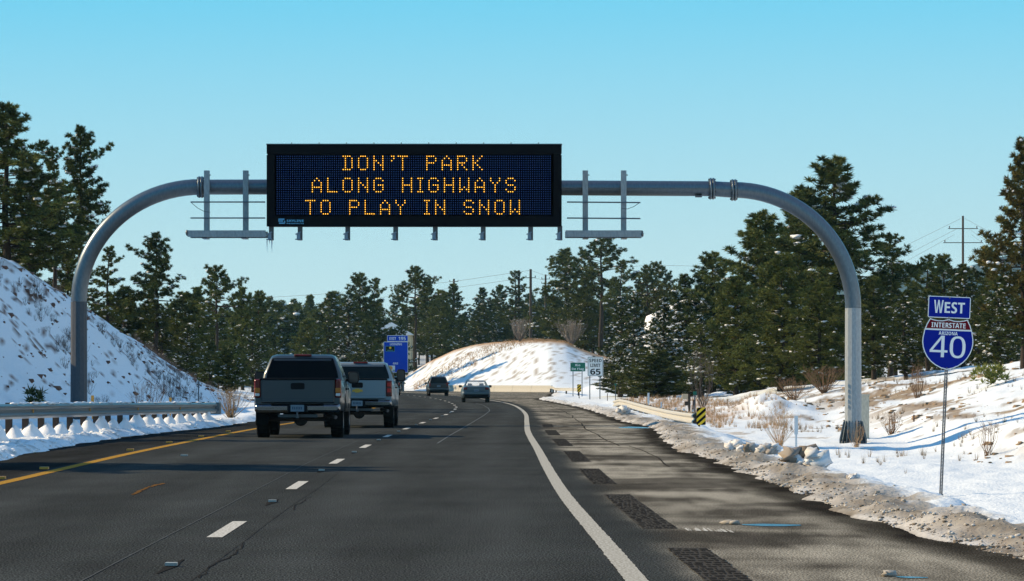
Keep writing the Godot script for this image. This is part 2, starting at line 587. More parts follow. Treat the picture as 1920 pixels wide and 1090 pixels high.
	for p in [[1366.0, 983.0, 0.05], [1378.0, 984.0, 0.035], [1668.0, 1081.0, 0.04]]:
		var dd: float = FOCAL * EYE / (p[1] - HORIZON)
		var mm := MB.new()
		blob(mm, Vector3((p[0] - 960.0) / FOCAL * dd, 0.012, -dd), Vector3(p[2] * 1.6, 0.03, p[2] * 2.5), 0.3)
		tag(part("slush_lump", mm, M.slush, road), "", "", "", "")
	# the joint where the older paving starts
	var joint := MB.new()
	var jr := []
	for k in 30:
		var x := lerpf(-1.6, 3.1, k / 29.0)
		var jd := 68.0 + 0.35 * nz.get_noise_2d(x * 14.0, 3.0)
		jr.append([Vector3(x, 0.0036, -jd), Vector3(x, 0.0036, -jd - 0.16)])
	joint.grid(jr, false, true)
	part("paving_joint", joint, M.tar, road)
	# cracks in the near asphalt
	for w in [[[372, 1085], [382, 1073], [400, 1060], [425, 1047], [440, 1036], [452, 1024]], [[546, 958], [555, 948], [568, 941], [577, 935]]]:
		var mm := MB.new()
		var rr := []
		for p in w:
			var dd: float = FOCAL * EYE / (p[1] - HORIZON)
			var x: float = (p[0] - 960.0) / FOCAL * dd
			for again in 3:
				var h := rng.randf_range(0.002, 0.011)
				var j := rng.randf_range(-0.02, 0.02)
				rr.append([Vector3(x - h + j, 0.004, -dd - again * 0.25), Vector3(x + h + j, 0.004, -dd - again * 0.25)])
		mm.grid(rr)
		part("crack", mm, M.tar, road)
	return road


func scrape(road: Node3D, called: String, w: Array, half: float, m: Material) -> void:
	var mm := MB.new()
	for i in w.size() - 1:
		for k in 9:
			var t := k / 9.0 + rng.randf_range(-0.05, 0.05)
			var px := lerpf(w[i][0], w[i + 1][0], t)
			var py := lerpf(w[i][1], w[i + 1][1], t)
			var dd := FOCAL * EYE / (py - HORIZON)
			var x := (px - 960.0) / FOCAL * dd + rng.randf_range(-half, half)
			var h := half * rng.randf_range(0.4, 1.3)
			var z := rng.randf_range(0.25, 0.6)
			mm.quad(Vector3(x - h, 0.0044 + 0.00002 * k, -dd - z), Vector3(x + h * 0.4, 0.0044 + 0.00002 * k, -dd - z), Vector3(x + h, 0.0044 + 0.00002 * k, -dd), Vector3(x - h * 0.5, 0.0044 + 0.00002 * k, -dd))
	tag(part(called, mm, m, road), "", "", "", "")


func stripe(road: Node3D, called: String, t: Array, off: float, half: float, d0: float, d1: float, m: Material, ragged := 0.0, wobble := 0.0) -> void:
	var rr := []
	var uvs := []
	var d := d0
	while d < d1:
		var x := tab(t, d) + off + wobble * nz.get_noise_2d(d * 0.7, off * 30.0)
		var a := x - half - ragged * absf(nf.get_noise_2d(d * 30.0, 3.0 + off))
		var b := x + half + ragged * absf(nf.get_noise_2d(d * 30.0, 9.0 + off))
		rr.append([Vector3(a, 0.004, -d), Vector3(b, 0.004, -d)])
		uvs.append([Vector2(a, d), Vector2(b, d)])
		d += maxf(0.1, d * 0.006)
	var mm := MB.new()
	mm.grid(rr, false, false, [], uvs)
	part(called, mm, m, road)


# an uneven lump: a small globe with its points pushed in and out
func blob(mb: MB, p: Vector3, s: Vector3, rough := 0.25, rings := 4, seg := 7) -> void:
	var rows := []
	for i in rings + 1:
		var r := []
		var th := PI * i / rings
		for j in seg:
			var a := TAU * j / seg + 0.4 * i
			var k := 1.0 + rng.randf_range(-rough, rough)
			if i == 0 or i == rings: k = 1.0
			r.append(p + Vector3(cos(a) * sin(th) * s.x, cos(th) * s.y, sin(a) * sin(th) * s.z) * k)
		rows.append(r)
	mb.grid(rows, true)


# ---------------------------------------------------------------- pines
# Prototypes stand 15 m tall. kind: low = height of the lowest live branch, reach = longest branch, shape = where the crown is widest, gap = share of branches left out
var tint_low := Color(0.022, 0.04, 0.022)
var tint_high := Color(0.285, 0.295, 0.075)


func tuft(mb: MB, c: Vector3, o: Vector3, r: float, n: int, tone: float) -> void:
	for i in n:
		var dir := (o * 0.55 + Vector3(rng.randf_range(-1, 1), rng.randf_range(-0.75, 1), rng.randf_range(-1, 1))).normalized()
		var side := dir.cross(Vector3(rng.randf_range(-1, 1), rng.randf_range(-1, 1), rng.randf_range(-1, 1))).normalized()
		var w := r * rng.randf_range(0.06, 0.105)
		var g := clampf(tone + rng.randf_range(-0.18, 0.18), 0.0, 1.0)
		mb.col = tint_low.lerp(tint_high, g)
		var far := c + dir * r * rng.randf_range(0.75, 1.15)
		var midp := c + dir * r * 0.3
		mb.tri(c - side * w * 0.3, midp + side * w, far)
		mb.tri(c + side * w * 0.3, far, midp - side * w)


func make_pine(called: String, p: Dictionary) -> Node3D:
	rng.seed = p.seed
	tint_low = Color(0.05, 0.04, 0.015) if p.has("gold") else Color(0.022, 0.04, 0.022)
	tint_high = Color(0.3, 0.25, 0.07) if p.has("gold") else Color(0.285, 0.295, 0.075)
	var o := Node3D.new()
	o.name = called
	var wood := MB.new()
	var leaf := MB.new()
	var white := MB.new()
	var H := 15.0
	var bend := Vector3(rng.randf_range(-0.3, 0.3), 0, rng.randf_range(-0.3, 0.3))
	var spine := func(t: float) -> Vector3: return Vector3(0, H * t, 0) + bend * sin(t * 3.1) + Vector3(0.05 * sin(t * 17.0), 0, 0.05 * cos(t * 13.0))
	var path := []
	var radii := []
	for i in 13:
		var t := i / 12.0
		path.append(spine.call(t * 0.985) - (Vector3(0, 0.6, 0) if i == 0 else Vector3.ZERO))
		radii.append(0.26 * pow(1.0 - t, 0.8) * p.get("girth", 1.0) + 0.015)
	radii[0] *= 1.25
	wood.tube(path, radii, 8)
	var lowest: float = p.low
	var count: int = p.count
	var snowy := FastNoiseLite.new()
	snowy.seed = p.seed
	snowy.frequency = 0.55
	var phase := rng.randf() * TAU
	for i in count:
		var t := lowest + (0.99 - lowest) * (float(i) + rng.randf_range(-0.4, 0.4)) / count
		t = clampf(t, lowest, 0.985)
		var q := (t - lowest) / (1.0 - lowest)
		var ln: float = p.reach * (pow(clampf(q / p.shape, 0, 1), 0.55) if q < p.shape else pow(clampf(1.0 - (q - p.shape) / (1.0 - p.shape), 0.0, 1.0), p.get("taper", 0.74)))
		ln = ln * rng.randf_range(0.62, 1.14) + 0.16
		var ang := phase + i * 2.399 + rng.randf_range(-0.5, 0.5)
		# crowns lean out on one side in clumps and leave gaps between
		var lobe: float = 1.0 + p.lobes * snowy.get_noise_3d(cos(ang) * 2.4, t * 14.0, sin(ang) * 2.4)
		ln *= clampf(lobe, 0.3, 1.6)
		if rng.randf() < p.gap and q < 0.9: continue
		var rise := lerpf(p.get("droop", -0.12), 0.75, pow(q, 1.6)) + rng.randf_range(-0.12, 0.12)
		var dir := Vector3(cos(ang), rise, sin(ang)).normalized()
		var base: Vector3 = spine.call(t)
		var tip := base + dir * ln + Vector3(0, 0.1 * ln, 0)
		var mid := base + dir * ln * 0.5 - Vector3(0, 0.06 * ln, 0)
		wood.tube([base, mid, tip], [0.02 + 0.016 * ln, 0.012 + 0.008 * ln, 0.008], 3, false)
		var nt := int(2 + ln * p.dense * 1.35)
		for k in nt:
			var f := lerpf(p.get("bare", 0.3), 1.0, (k + rng.randf()) / nt)
			if k == nt - 1: f = 1.0
			var c := base.lerp(mid, f * 2.0) if f < 0.5 else mid.lerp(tip, f * 2.0 - 1.0)
			var spread := ln * 0.24 * (1.15 - f * 0.6)
			c += Vector3(rng.randf_range(-1, 1), rng.randf_range(-0.35, 0.6), rng.randf_range(-1, 1)) * spread
			var r: float = p.tuft * rng.randf_range(0.75, 1.25)
			var tone: float = 0.35 + 0.5 * snowy.get_noise_3d(c.x * 1.5, c.y * 1.5, c.z * 1.5) + rng.randf_range(-0.12, 0.12) + p.get("tone", 0.0)
			tuft(leaf, c, (dir + Vector3.UP * 0.5).normalized(), r * 0.92, int(p.needles * 2.0), tone)
			if snowy.get_noise_3d(c.x * 1.1 + 40.0, c.y * 1.6, c.z * 1.1) * 0.5 + rng.randf() * 0.62 < p.snow - 0.1 * q:
				for again in 2 + rng.randi() % 4:
					var b := r * (0.14 + 0.5 * pow(rng.randf(), 2.0))
					blob(white, c + dir * rng.randf_range(-0.9, 0.35) * r + Vector3(rng.randf_range(-0.35, 0.35) * r, r * rng.randf_range(0.1, 0.45), rng.randf_range(-0.35, 0.35) * r), Vector3(b, b * rng.randf_range(0.35, 0.7), b * rng.randf_range(0.6, 1.1)), 0.4, 3, 6)
	# dead limbs under the crown
	for i in p.dead:
		var t := lerpf(0.12, lowest + 0.05, rng.randf())
		var ang := rng.randf() * TAU
		var ln := rng.randf_range(0.5, 1.9)
		var base: Vector3 = spine.call(t)
		var mid := base + Vector3(cos(ang) * ln * 0.55, rng.randf_range(-0.15, 0.15), sin(ang) * ln * 0.55)
		var tip := base + Vector3(cos(ang + 0.2) * ln, rng.randf_range(-0.4, 0.35), sin(ang + 0.2) * ln)
		wood.tube([base, mid, tip], [0.035, 0.022, 0.008], 3, false)
		wood.tube([mid, mid + (tip - mid).rotated(Vector3.UP, 0.6) * 0.7], [0.014, 0.006], 3, false)
	part("trunk", wood, M.bark, o)
	tag(part("crown", leaf, M.needles, o), "", "", "", "")
	if white.v.size(): tag(part("snow", white, M.snow_load, o), "", "", "", "stuff")
	return o


var pines := {}


func plant(kind: String, px: float, top: float, d: float, label: String, group := "", wide := 1.0, foot := -1e9) -> void:
	var o: Node3D = pines[kind].duplicate()
	o.name = numbered("pine_tree")
	var x := (px - 960.0) / FOCAL * d
	var y := land(x, d) if foot < -1e8 else foot
	var up := EYE + (HORIZON - top) / FOCAL * d
	var k := maxf(up - y, 1.0) / 15.0
	o.position = Vector3(x, y, -d)
	o.rotation.y = fposmod(px * 1.7 + d * 0.31, TAU)
	var w := pow(k, 0.82) * wide
	o.scale = Vector3(w, k, w)
	add_child(o)
	tag(o, label, "tree", group)


func build_trees() -> void:
	pines = {
		"open": make_pine("pine_tree", {"seed": 11, "low": 0.36, "reach": 2.9, "shape": 0.28, "gap": 0.16, "count": 74, "lobes": 0.9, "dense": 5.9, "tuft": 0.34, "needles": 20, "snow": 0.01, "dead": 26, "droop": -0.1, "tone": -0.12}),
		"open_b": make_pine("pine_tree", {"seed": 23, "low": 0.30, "reach": 2.7, "shape": 0.22, "gap": 0.2, "count": 70, "lobes": 1.0, "dense": 5.9, "tuft": 0.34, "needles": 20, "snow": 0.02, "dead": 20, "droop": -0.05, "tone": -0.05}),
		"dense": make_pine("pine_tree", {"seed": 31, "low": 0.04, "reach": 4.3, "shape": 0.22, "gap": 0.04, "count": 118, "lobes": 1.0, "dense": 5.9, "tuft": 0.38, "needles": 19, "snow": 0.005, "dead": 10, "droop": -0.15, "tone": 0.1}),
		"dense_b": make_pine("pine_tree", {"seed": 47, "low": 0.1, "reach": 3.8, "shape": 0.3, "gap": 0.08, "count": 105, "lobes": 1.15, "dense": 5.9, "tuft": 0.38, "needles": 19, "snow": 0.012, "dead": 14, "droop": -0.12, "tone": -0.02}),
		"snowy": make_pine("pine_tree", {"seed": 53, "low": 0.14, "reach": 2.6, "shape": 0.25, "gap": 0.12, "count": 86, "lobes": 0.7, "dense": 5.6, "tuft": 0.34, "needles": 18, "snow": 0.24, "dead": 14, "droop": -0.22, "tone": -0.15}),
		"snowy_b": make_pine("pine_tree", {"seed": 67, "low": 0.1, "reach": 3.2, "shape": 0.3, "gap": 0.08, "count": 92, "lobes": 0.7, "dense": 5.4, "tuft": 0.37, "needles": 18, "snow": 0.13, "dead": 8, "droop": -0.2, "tone": -0.1}),
		"bushy": make_pine("pine_tree", {"seed": 71, "low": 0.05, "reach": 4.6, "shape": 0.3, "gap": 0.05, "count": 96, "lobes": 0.7, "dense": 3.6, "tuft": 0.6, "needles": 20, "snow": 0.08, "dead": 0, "droop": 0.0, "tone": -0.05}),
		"flat": make_pine("pine_tree", {"seed": 83, "low": 0.5, "reach": 3.4, "shape": 0.35, "gap": 0.2, "count": 54, "lobes": 1.1, "dense": 5.6, "tuft": 0.38, "needles": 19, "snow": 0.03, "dead": 16, "droop": 0.05, "tone": -0.05, "bare": 0.5}),
		"gold": make_pine("pine_tree", {"seed": 131, "low": 0.12, "reach": 3.0, "shape": 0.3, "gap": 0.08, "count": 105, "lobes": 0.7, "dense": 5.6, "tuft": 0.38, "needles": 19, "snow": 0.05, "dead": 8, "droop": -0.1, "gold": true}),
		"far": make_pine("pine_tree", {"seed": 97, "low": 0.12, "reach": 3.3, "shape": 0.3, "gap": 0.08, "count": 72, "lobes": 0.9, "dense": 3.0, "tuft": 0.7, "needles": 12, "snow": 0.05, "dead": 0, "tone": 0.0}),
		"far_b": make_pine("pine_tree", {"seed": 103, "low": 0.25, "reach": 2.9, "shape": 0.4, "gap": 0.12, "count": 62, "lobes": 1.0, "dense": 3.2, "tuft": 0.66, "needles": 12, "snow": 0.03, "dead": 4, "tone": -0.05}),
		"far_c": make_pine("pine_tree", {"seed": 113, "low": 0.08, "reach": 4.0, "shape": 0.35, "gap": 0.08, "count": 72, "lobes": 0.9, "dense": 2.8, "tuft": 0.75, "needles": 12, "snow": 0.12, "dead": 0, "tone": -0.05}),
	}
	# [kind, px, top, d, width, label]
	var near := [
		["dense_b", 14, 196, 142, 1.25, "tallest dark pine above the shaded snowy cutting, cut by the picture edge"],
		["open", 58, 300, 158, 0.75, "dark pine with snow lumps close against the tallest pine on the cutting"],
		["open_b", 98, 276, 150, 0.75, "thin yellowish pine on the cutting between the tallest pine and the bare-stemmed one"],
		["open", 152, 238, 152, 0.85, "tall open pine with bare lower stem just outside the curved gantry arm"],
		["snowy_b", 30, 420, 175, 1.3, "low bushy pine filling in under the tallest pine on the cutting"],
		["dense_b", 128, 470, 185, 1.1, "dark lower pine on the cutting behind the bare-stemmed pine"],
		["open_b", 205, 462, 178, 0.95, "forked pine just inside the dark gantry post above the cutting"],
		["open", 291, 438, 190, 1.0, "pointed open pine standing alone inside the curved gantry arm"],
		["bushy", 232, 540, 192, 1.0, "bushy dark pine low on the cutting between forked and pointed pines"],
		["dense_b", 340, 548, 205, 1.15, "shorter dark pine below the walkway end of the message board"],
		["snowy_b", 300, 600, 196, 1.3, "snow-flecked bushy pine on the cutting edge under the pointed pine"],
		["flat", 406, 502, 228, 0.95, "flat-topped pine with tall bare stem beyond the end of the shaded cutting"],
		["dense", 368, 540, 240, 1.0, "round dark pine behind the flat-topped pine"],
		["bushy", 425, 655, 172, 1.0, "small snow-laden pine beside the end of the steel guardrail"],
		["snowy_b", 352, 610, 182, 1.1, "snow-laden pine at the lower end of the shaded cutting"],
		["bushy", 392, 640, 215, 0.8, "dark bushy young pine behind the small snow-laden pine by the guardrail"],
		["dense", 455, 540, 300, 0.85, "dark spire of a pine above the far snow bank beside the first pickup"],
		["dense_b", 484, 546, 330, 0.85, "hazy pine next to the dark spire beyond the first pickup"],
		["snowy_b", 474, 610, 270, 1.0, "snow-flecked pine over the far snow bank beside the first pickup"],
		["bushy", 440, 640, 262, 0.8, "bushy pine on the far snow bank behind the guardrail end"],
		["dense_b", 676, 513, 420, 1.0, "taller of the two crowned pines over the white pickup"],
		["open_b", 702, 522, 430, 0.9, "pine beside the tallest crown over the white pickup"],
		["snowy_b", 620, 548, 400, 1.2, "broad pine over the silver pickup cab"],
		["snowy", 655, 560, 390, 1.1, "snow-streaked pine over the gap between the two pickups"],
		["dense", 580, 600, 380, 1.1, "mid-height pine directly over the silver pickup roof"],
		["dense_b", 684, 600, 385, 0.75, "pine above the white pickup roof with snow on its boughs"],
		["flat", 778, 503, 480, 0.95, "slender pine with a raised crown over the blue services sign"],
		["dense_b", 802, 524, 540, 0.9, "pine beside the slender raised crown over the blue services sign"],
		["snowy_b", 752, 600, 418, 0.7, "small round snow-topped pine right behind the blue services sign"],
		["dense", 826, 545, 515, 0.95, "full cone-shaped pine at the foot of the snow mound"],
		["dense_b", 848, 533, 540, 0.95, "darkest cone-shaped pine beside the short power pole"],
		["bushy", 862, 600, 532, 0.7, "dark bushy pine on the lower flank of the snow mound"],
		["snowy_b", 905, 540, 550, 1.1, "snow-flecked pine over the silver saloon car"],
		["dense_b", 938, 535, 560, 0.9, "round pine next to the snow-flecked pine over the saloon car"],
		["open_b", 968, 508, 520, 1.1, "spreading pine in front of the two tall power poles"],
		["snowy_b", 925, 590, 548, 0.9, "snowy pine on the crest of the snow mound over the saloon car"],
		["dense_b", 1000, 575, 558, 0.9, "pine on the crest of the snow mound behind the leafless bush"],
		["dense", 1060, 468, 480, 1.15, "tall full pine at the end of the snow mound by the wires"],
		["flat", 1126, 446, 440, 1.15, "tall pine with spread open layers under the walkway end"],
		["dense", 1098, 520, 462, 0.95, "olive pine rising behind the green place-name sign"],
		["snowy_b", 1072, 545, 470, 0.9, "snow-flecked pine over the green place-name sign"],
		["open_b", 1166, 488, 420, 0.9, "hazy dark pine behind the open layered pine"],
		["flat", 1214, 500, 450, 0.8, "slim bare-stemmed far pine, nearer the layered pine of a pair"],
		["flat", 1236, 494, 455, 0.8, "slim bare-stemmed far pine, farther from the layered pine of a pair"],
		["snowy", 1163, 556, 243, 1.0, "snow-dusted pine with dark stem straight behind the speed limit sign"],
		["snowy", 1192, 545, 240, 0.9, "snow-dusted pine with thick dark stem beside the speed limit sign"],
		["snowy", 1246, 556, 222, 1.05, "snowiest pine, hung with white boughs behind the sagging rail"],
		["snowy_b", 1284, 515, 235, 1.0, "snow-topped pine behind the snowiest pine at the rail"],
		["dense_b", 1232, 600, 250, 1.0, "low pine between the snowiest pine and the speed limit sign"],
		["dense_b", 1338, 474, 235, 1.1, "broad pine over the striped marker board by the rail"],
		["snowy", 1312, 590, 196, 1.1, "snow-laden pine low over the striped marker board"],
		["dense", 1424, 402, 200, 1.15, "tall olive pine with round top inside the bend of the gantry arm"],
		["dense", 1380, 520, 184, 1.0, "sunlit olive pine hanging over the dry grass past the rail"],
		["dense", 1462, 480, 176, 1.0, "sunlit olive pine nearest the light grey post"],
		["dense_b", 1568, 296, 190, 1.2, "tallest pine, rising behind the curved arm and light grey post"],
		["dense", 1506, 358, 205, 1.0, "pine leaning up against the tallest pine behind the gantry curve"],
		["dense", 1540, 530, 168, 1.0, "dark pine low behind the light grey post"],
		["open_b", 1668, 438, 215, 1.0, "pointed pine past the light grey post"],
		["dense_b", 1640, 520, 180, 1.0, "dark pine hugging the far side of the light grey post"],
		["snowy_b", 1700, 545, 170, 1.0, "snow-clumped pine behind the blue and red route shield"],
		["open_b", 1740, 478, 230, 0.9, "pine top next to the hazy blue hill gap"],
		["dense_b", 1772, 478, 225, 0.95, "dark pine under the crossarm power pole, nearer the gap"],
		["snowy_b", 1806, 496, 205, 1.0, "snow-flecked pine right under the crossarm power pole"],
		["dense_b", 1850, 462, 215, 1.0, "dark pine between the power pole and the brown-gold pine"],
		["gold", 1922, 262, 138, 0.78, "brown-gold pine at the picture edge above the hillside"],
		["snowy_b", 1876, 520, 136, 0.95, "snow-clumped young pine above the route shield on the hillside"],
		["dense_b", 1836, 560, 165, 0.9, "dark pine just behind the route shield's upper corner"],
	]
	for t in near:
		plant(t[0], t[1], t[2], t[3], t[5], "", t[4] * (1.12 if t[1] > 560 else 1.0))
	# trees outside the frame whose shade reaches the road
	for t in [["dense", -920, -139, 53.0], ["dense_b", -800, -60, 51.0], ["open_b", -315, 253, 80.0], ["dense_b", -480, 150, 84.0], ["open", -395, 200, 74.0]]:
		plant(t[0], t[1], t[2], t[3], "pine on top of the cutting just outside the picture", "pines outside the picture", 1.0)
	# the wood carried on unseen behind the camera, added to cut fill light
	rng.seed = 12
	for i in 34:
		var back := -12.0 - 9.0 * (i / 2) * rng.randf_range(0.8, 1.2)
		var o: Node3D = pines[["dense", "dense_b", "open", "bushy"][rng.randi() % 4]].duplicate()
		o.name = numbered("pine_tree")
		o.position = Vector3((-24.0 if i % 2 else 22.0) + rng.randf_range(-7, 7) - (8.0 if i > 26 and i % 2 == 0 else 0.0), -0.2, -back)
		o.rotation.y = rng.randf() * TAU
		o.scale = Vector3.ONE * rng.randf_range(1.0, 1.35)
		add_child(o)
		tag(o, "unseen pine added behind the viewpoint to hold back fill light", "tree", "pines added behind the viewpoint")
	# the far woods: rows of single trees behind the mound and the cutting
	rng.seed = 5
	var kinds := ["far", "far_b", "far_c", "far", "far_b"]
	var sky := [330, 575, 440, 566, 500, 560, 560, 548, 610, 552, 660, 548, 720, 566, 780, 560, 850, 566, 920, 562, 1000, 556, 1080, 550, 1150, 530, 1240, 535, 1320, 540, 1400, 545, 1900, 560]
	for row in 4:
		var px := 345.0 + row * 9.0
		while px < 1330.0:
			var d := 470.0 + row * 62.0 + rng.randf_range(-20, 20)
			if px > 700 and px < 1080: d += 75.0
			var top := lin(sky, px) + rng.randf_range(-4, 26) + (26.0 - row * 9.0)
			if px > 705 and px < 745 and row < 3: top = maxf(top, 660.0)
			var zone := ""
			for z in [[450, "between the shaded cutting and the silver pickup"], [560, "over the near half of the silver pickup"], [650, "over the gap between the two pickups"], [735, "over the white pickup"], [800, "around the blue services sign"], [870, "over the black utility car"], [960, "over the saloon car"], [1070, "behind the snow mound and its power poles"], [1150, "behind the speed limit and place-name signs"], [1240, "behind the slim bare-stemmed pair"], [1400, "behind the striped marker board"]]:
				if px < z[0]:
					zone = z[1]
					break
			var rank: String = ["first", "second", "third", "rearmost"][row]
			plant(kinds[rng.randi() % 5], px, top, d, "distant pine in the " + rank + " row of woodland " + zone, "distant woodland pines", rng.randf_range(0.95, 1.35))
			px += rng.randf_range(17, 30) + (4.0 - row) * 2.0
	for row in 2:
		var px := 1330.0 + row * 12.0
		while px < 1990.0:
			var d := 235.0 + row * 60.0 + rng.randf_range(-15, 15)
			plant(["dense_b", "far_b", "far", "snowy_b"][rng.randi() % 4], px, rng.randf_range(545, 600) - row * 18.0, d, "dark pine deep in the wood, " + ("shorter row, " if row == 0 else "taller row, ") + ("inside the gantry curve" if px < 1470 else ("behind the light grey post" if px < 1660 else ("behind the route shield" if px < 1800 else "under the brown-gold pine"))), "pines deep in the hillside wood", rng.randf_range(0.9, 1.2))
			px += rng.randf_range(28, 46)
	# young growth and low boughs that close the view between the trunks
	for i in 26:
		var ux := 1165.0 + i * 19.0 + rng.randf_range(-6, 6)
		plant(["bushy", "dense", "dense_b"][i % 3], ux, rng.randf_range(655, 695), rng.randf_range(212, 262), "low young pine under the tall pines, " + ("behind the snow-dusted pair" if ux < 1290 else ("behind the striped marker board" if ux < 1400 else ("among the olive pines" if ux < 1530 else "around the foot of the light grey post"))), "young pines under the wood", rng.randf_range(1.5, 2.1))
	var px := 60.0
	while px < 400.0:
		plant(["dense_b", "far", "far_c"][rng.randi() % 3], px, rng.randf_range(560, 610), rng.randf_range(235, 290), "dark pine in the wood behind the shaded cutting", "pines in the wood behind the cutting", rng.randf_range(0.95, 1.25))
		px += rng.randf_range(30, 44)
	for k in pines: pines[k].free()


# ---------------------------------------------------------------- shrubs, weeds, lumps
func shrub_mesh(h: float, w: float, stems: int, thick := 0.012) -> MB:
	var mb := MB.new()
	for i in stems:
		var a := rng.randf() * TAU
		var lean := rng.randf() * w
		var b := Vector3(rng.randf_range(-0.08, 0.08), -0.05, rng.randf_range(-0.08, 0.08))
		var t := Vector3(cos(a) * lean, h * rng.randf_range(0.6, 1.0), sin(a) * lean)
		var m := b.lerp(t, 0.5) + Vector3(cos(a), 0.3, sin(a)) * 0.1 * h
		mb.tube([b, m, t], [thick, thick * 0.75, thick * 0.35], 3, false)
		for k in 3:
			var f := rng.randf_range(0.45, 0.95)
			var p := m.lerp(t, f)
			mb.tube([p, p + Vector3(rng.randf_range(-1, 1), rng.randf_range(0.2, 1.2), rng.randf_range(-1, 1)) * h * 0.2], [thick * 0.5, thick * 0.25], 3, false)
	return mb


func scatter(called: String, mesh: Mesh, m: Material, spots: Array) -> MultiMeshInstance3D:
	var mm := MultiMesh.new()
	mm.transform_format = MultiMesh.TRANSFORM_3D
	mm.mesh = mesh
	mm.instance_count = spots.size()
	for i in spots.size(): mm.set_instance_transform(i, spots[i])
	var o := MultiMeshInstance3D.new()
	o.name = numbered(called)
	o.multimesh = mm
	o.material_override = m
	add_child(o)
	tag(o, "", "", "", "stuff")
	return o


func spot(x: float, d: float, s: Vector3, sink := 0.0) -> Transform3D:
	return Transform3D(Basis(Vector3.UP, rng.randf() * TAU).scaled(s), Vector3(x, land(x, d) - sink, -d))


func build_low_plants() -> void:
	rng.seed = 77
	# straw-coloured grass behind the sagging rail, along the mound's crest and up the hillside
	var g := MB.new()
	for i in 16:
		var a := rng.randf() * TAU
		var l := rng.randf_range(0.02, 0.2)
		var t := Vector3(cos(a) * l, rng.randf_range(0.12, 0.34), sin(a) * l)
		var s := Vector3(-sin(a), 0, cos(a)) * 0.006
		var b := Vector3(cos(a), 0, sin(a)) * 0.03
		g.tri(b - s, b + s, t)
	var spots := []
	for i in 1300:
		var d := rng.randf_range(116, 180)
		var x := rng.randf_range(6.1, 11.0)
		if nf.get_noise_2d(x * 5.0 - 170.0, d * 3.0) + 0.5 * nz.get_noise_2d(x * 5.0 + 300.0, d * 3.0) < -0.12: continue
		spots.append(spot(x, d, Vector3.ONE * rng.randf_range(0.5, 1.15)))
	for i in 1500:
		var px := rng.randf_range(775, 1075)
		var d := rng.randf_range(424, 438)
		spots.append(spot((px - 960) / FOCAL * d, d, Vector3.ONE * rng.randf_range(0.6, 1.3)))
	tag(scatter("dry_grass", g.mesh(), M.straw, spots), "straw-coloured dry grass behind the sagging rail and on the mound crest", "dry grass")
	spots = []
	for i in 1500:
		var d := rng.randf_range(70, 168)
		var x := rng.randf_range(8.5, 27.0)
		var keep := nb.get_noise_2d(x * 1.5, d * 0.8) + 0.4 * nf.get_noise_2d(x * 5.0 - 170.0, d * 3.0)
		if keep < 0.08: continue
		spots.append(spot(x, d, Vector3.ONE * rng.randf_range(0.4, 0.95)))
	tag(scatter("dry_grass", g.mesh(), M.weed, spots), "sparse brown weeds poking through the sunlit hillside snow", "dry grass")
	# lumps of dirty ploughed snow along the hard shoulder
	for v in 3:
		var mb := MB.new()
		blob(mb, Vector3.ZERO, Vector3(1.0, 0.7, 1.0), 0.35, 4, 7)
		spots = []
		for i in 5000:
			var d := 20.0 * pow(11.0, rng.randf())
			var s := absf(rng.randfn(0.0, 0.36)) + 0.08
			var sz := 0.004 + 0.024 * pow(rng.randf(), 8.0)
			spots.append(spot(tab(PAVE_R, d) + s, d, Vector3(sz, sz * 0.8, sz), -sz * 0.2))
		tag(scatter("snow_crumbs", mb.mesh(), [M.slush, M.dirt_lump, M.slush_pale][v], spots), ["grey lumps of ploughed snow along the hard shoulder", "dark gritty lumps along the hard shoulder", "pale icy lumps along the hard shoulder"][v], "ploughed snow")
	var lump := MB.new()
	blob(lump, Vector3.ZERO, Vector3(1.0, 0.7, 1.0), 0.35, 4, 7)
	spots = []
	for i in 1300:
		var d := rng.randf_range(42, 104)
		var s := absf(rng.randfn(0.0, 0.7)) + 0.05
		var sz := 0.012 + 0.05 * pow(rng.randf(), 5.0)
		spots.append(spot(tab(PAVE_L, d) - s, d, Vector3(sz, sz * 0.8, sz)))
	tag(scatter("snow_crumbs", lump.mesh(), M.snow_load, spots), "white lumps of ploughed snow along the yellow line side", "ploughed snow")
	# rocks and twigs in the shaded cutting
	var rk := MB.new()
	blob(rk, Vector3.ZERO, Vector3(1.0, 0.6, 0.8), 0.4, 4, 6)
	spots = []
	for i in 2600:
		var d := rng.randf_range(70, 185)
		var x := tab(PAVE_L, d) - rng.randf_range(5.3, 11.5)
		var y := land(x, d)
		var keep := nf.get_noise_2d(x * 20.0 + d * 6.0, d * 13.0) + 0.5 * nz.get_noise_2d(d * 1.1, y * 4.0)
		if keep < 0.24 and rng.randf() > 0.05: continue
		var sz := 0.03 + 0.16 * pow(rng.randf(), 3.0)
		spots.append(spot(x, d, Vector3(sz, sz, sz * 1.3), sz * 0.2))
	tag(scatter("rubble", rk.mesh(), M.red_rock, spots), "reddish stones showing through snow on the shaded cutting", "stones")
	spots = []
	for i in 1900:
		var d := rng.randf_range(62, 160)
		var x := rng.randf_range(11.5, 27)
		var keep := nb.get_noise_2d(x * 0.9 - d * 0.32, d * 0.55 + x * 1.1)
		if keep < 0.0: continue
		var sz := 0.03 + 0.17 * pow(rng.randf(), 3.0)
		spots.append(spot(x, d, Vector3(sz, sz, sz), sz * 0.2))
	tag(scatter("rubble", rk.mesh(), M.tan_rock, spots), "tan stones showing through snow on the sunlit hillside", "stones")
	# twiggy scrub on the cutting: many small plants that read as a speckle
	var tw := shrub_mesh(0.6, 0.4, 9, 0.009)
	spots = []
	for i in 1500:
		var d := rng.randf_range(72, 185)
		var x := tab(PAVE_L, d) - rng.randf_range(5.3, 11.5)
		if nz.get_noise_2d(x * 2.2, d * 1.1) < 0.08: continue
		spots.append(spot(x, d, Vector3.ONE * rng.randf_range(0.25, 0.8)))
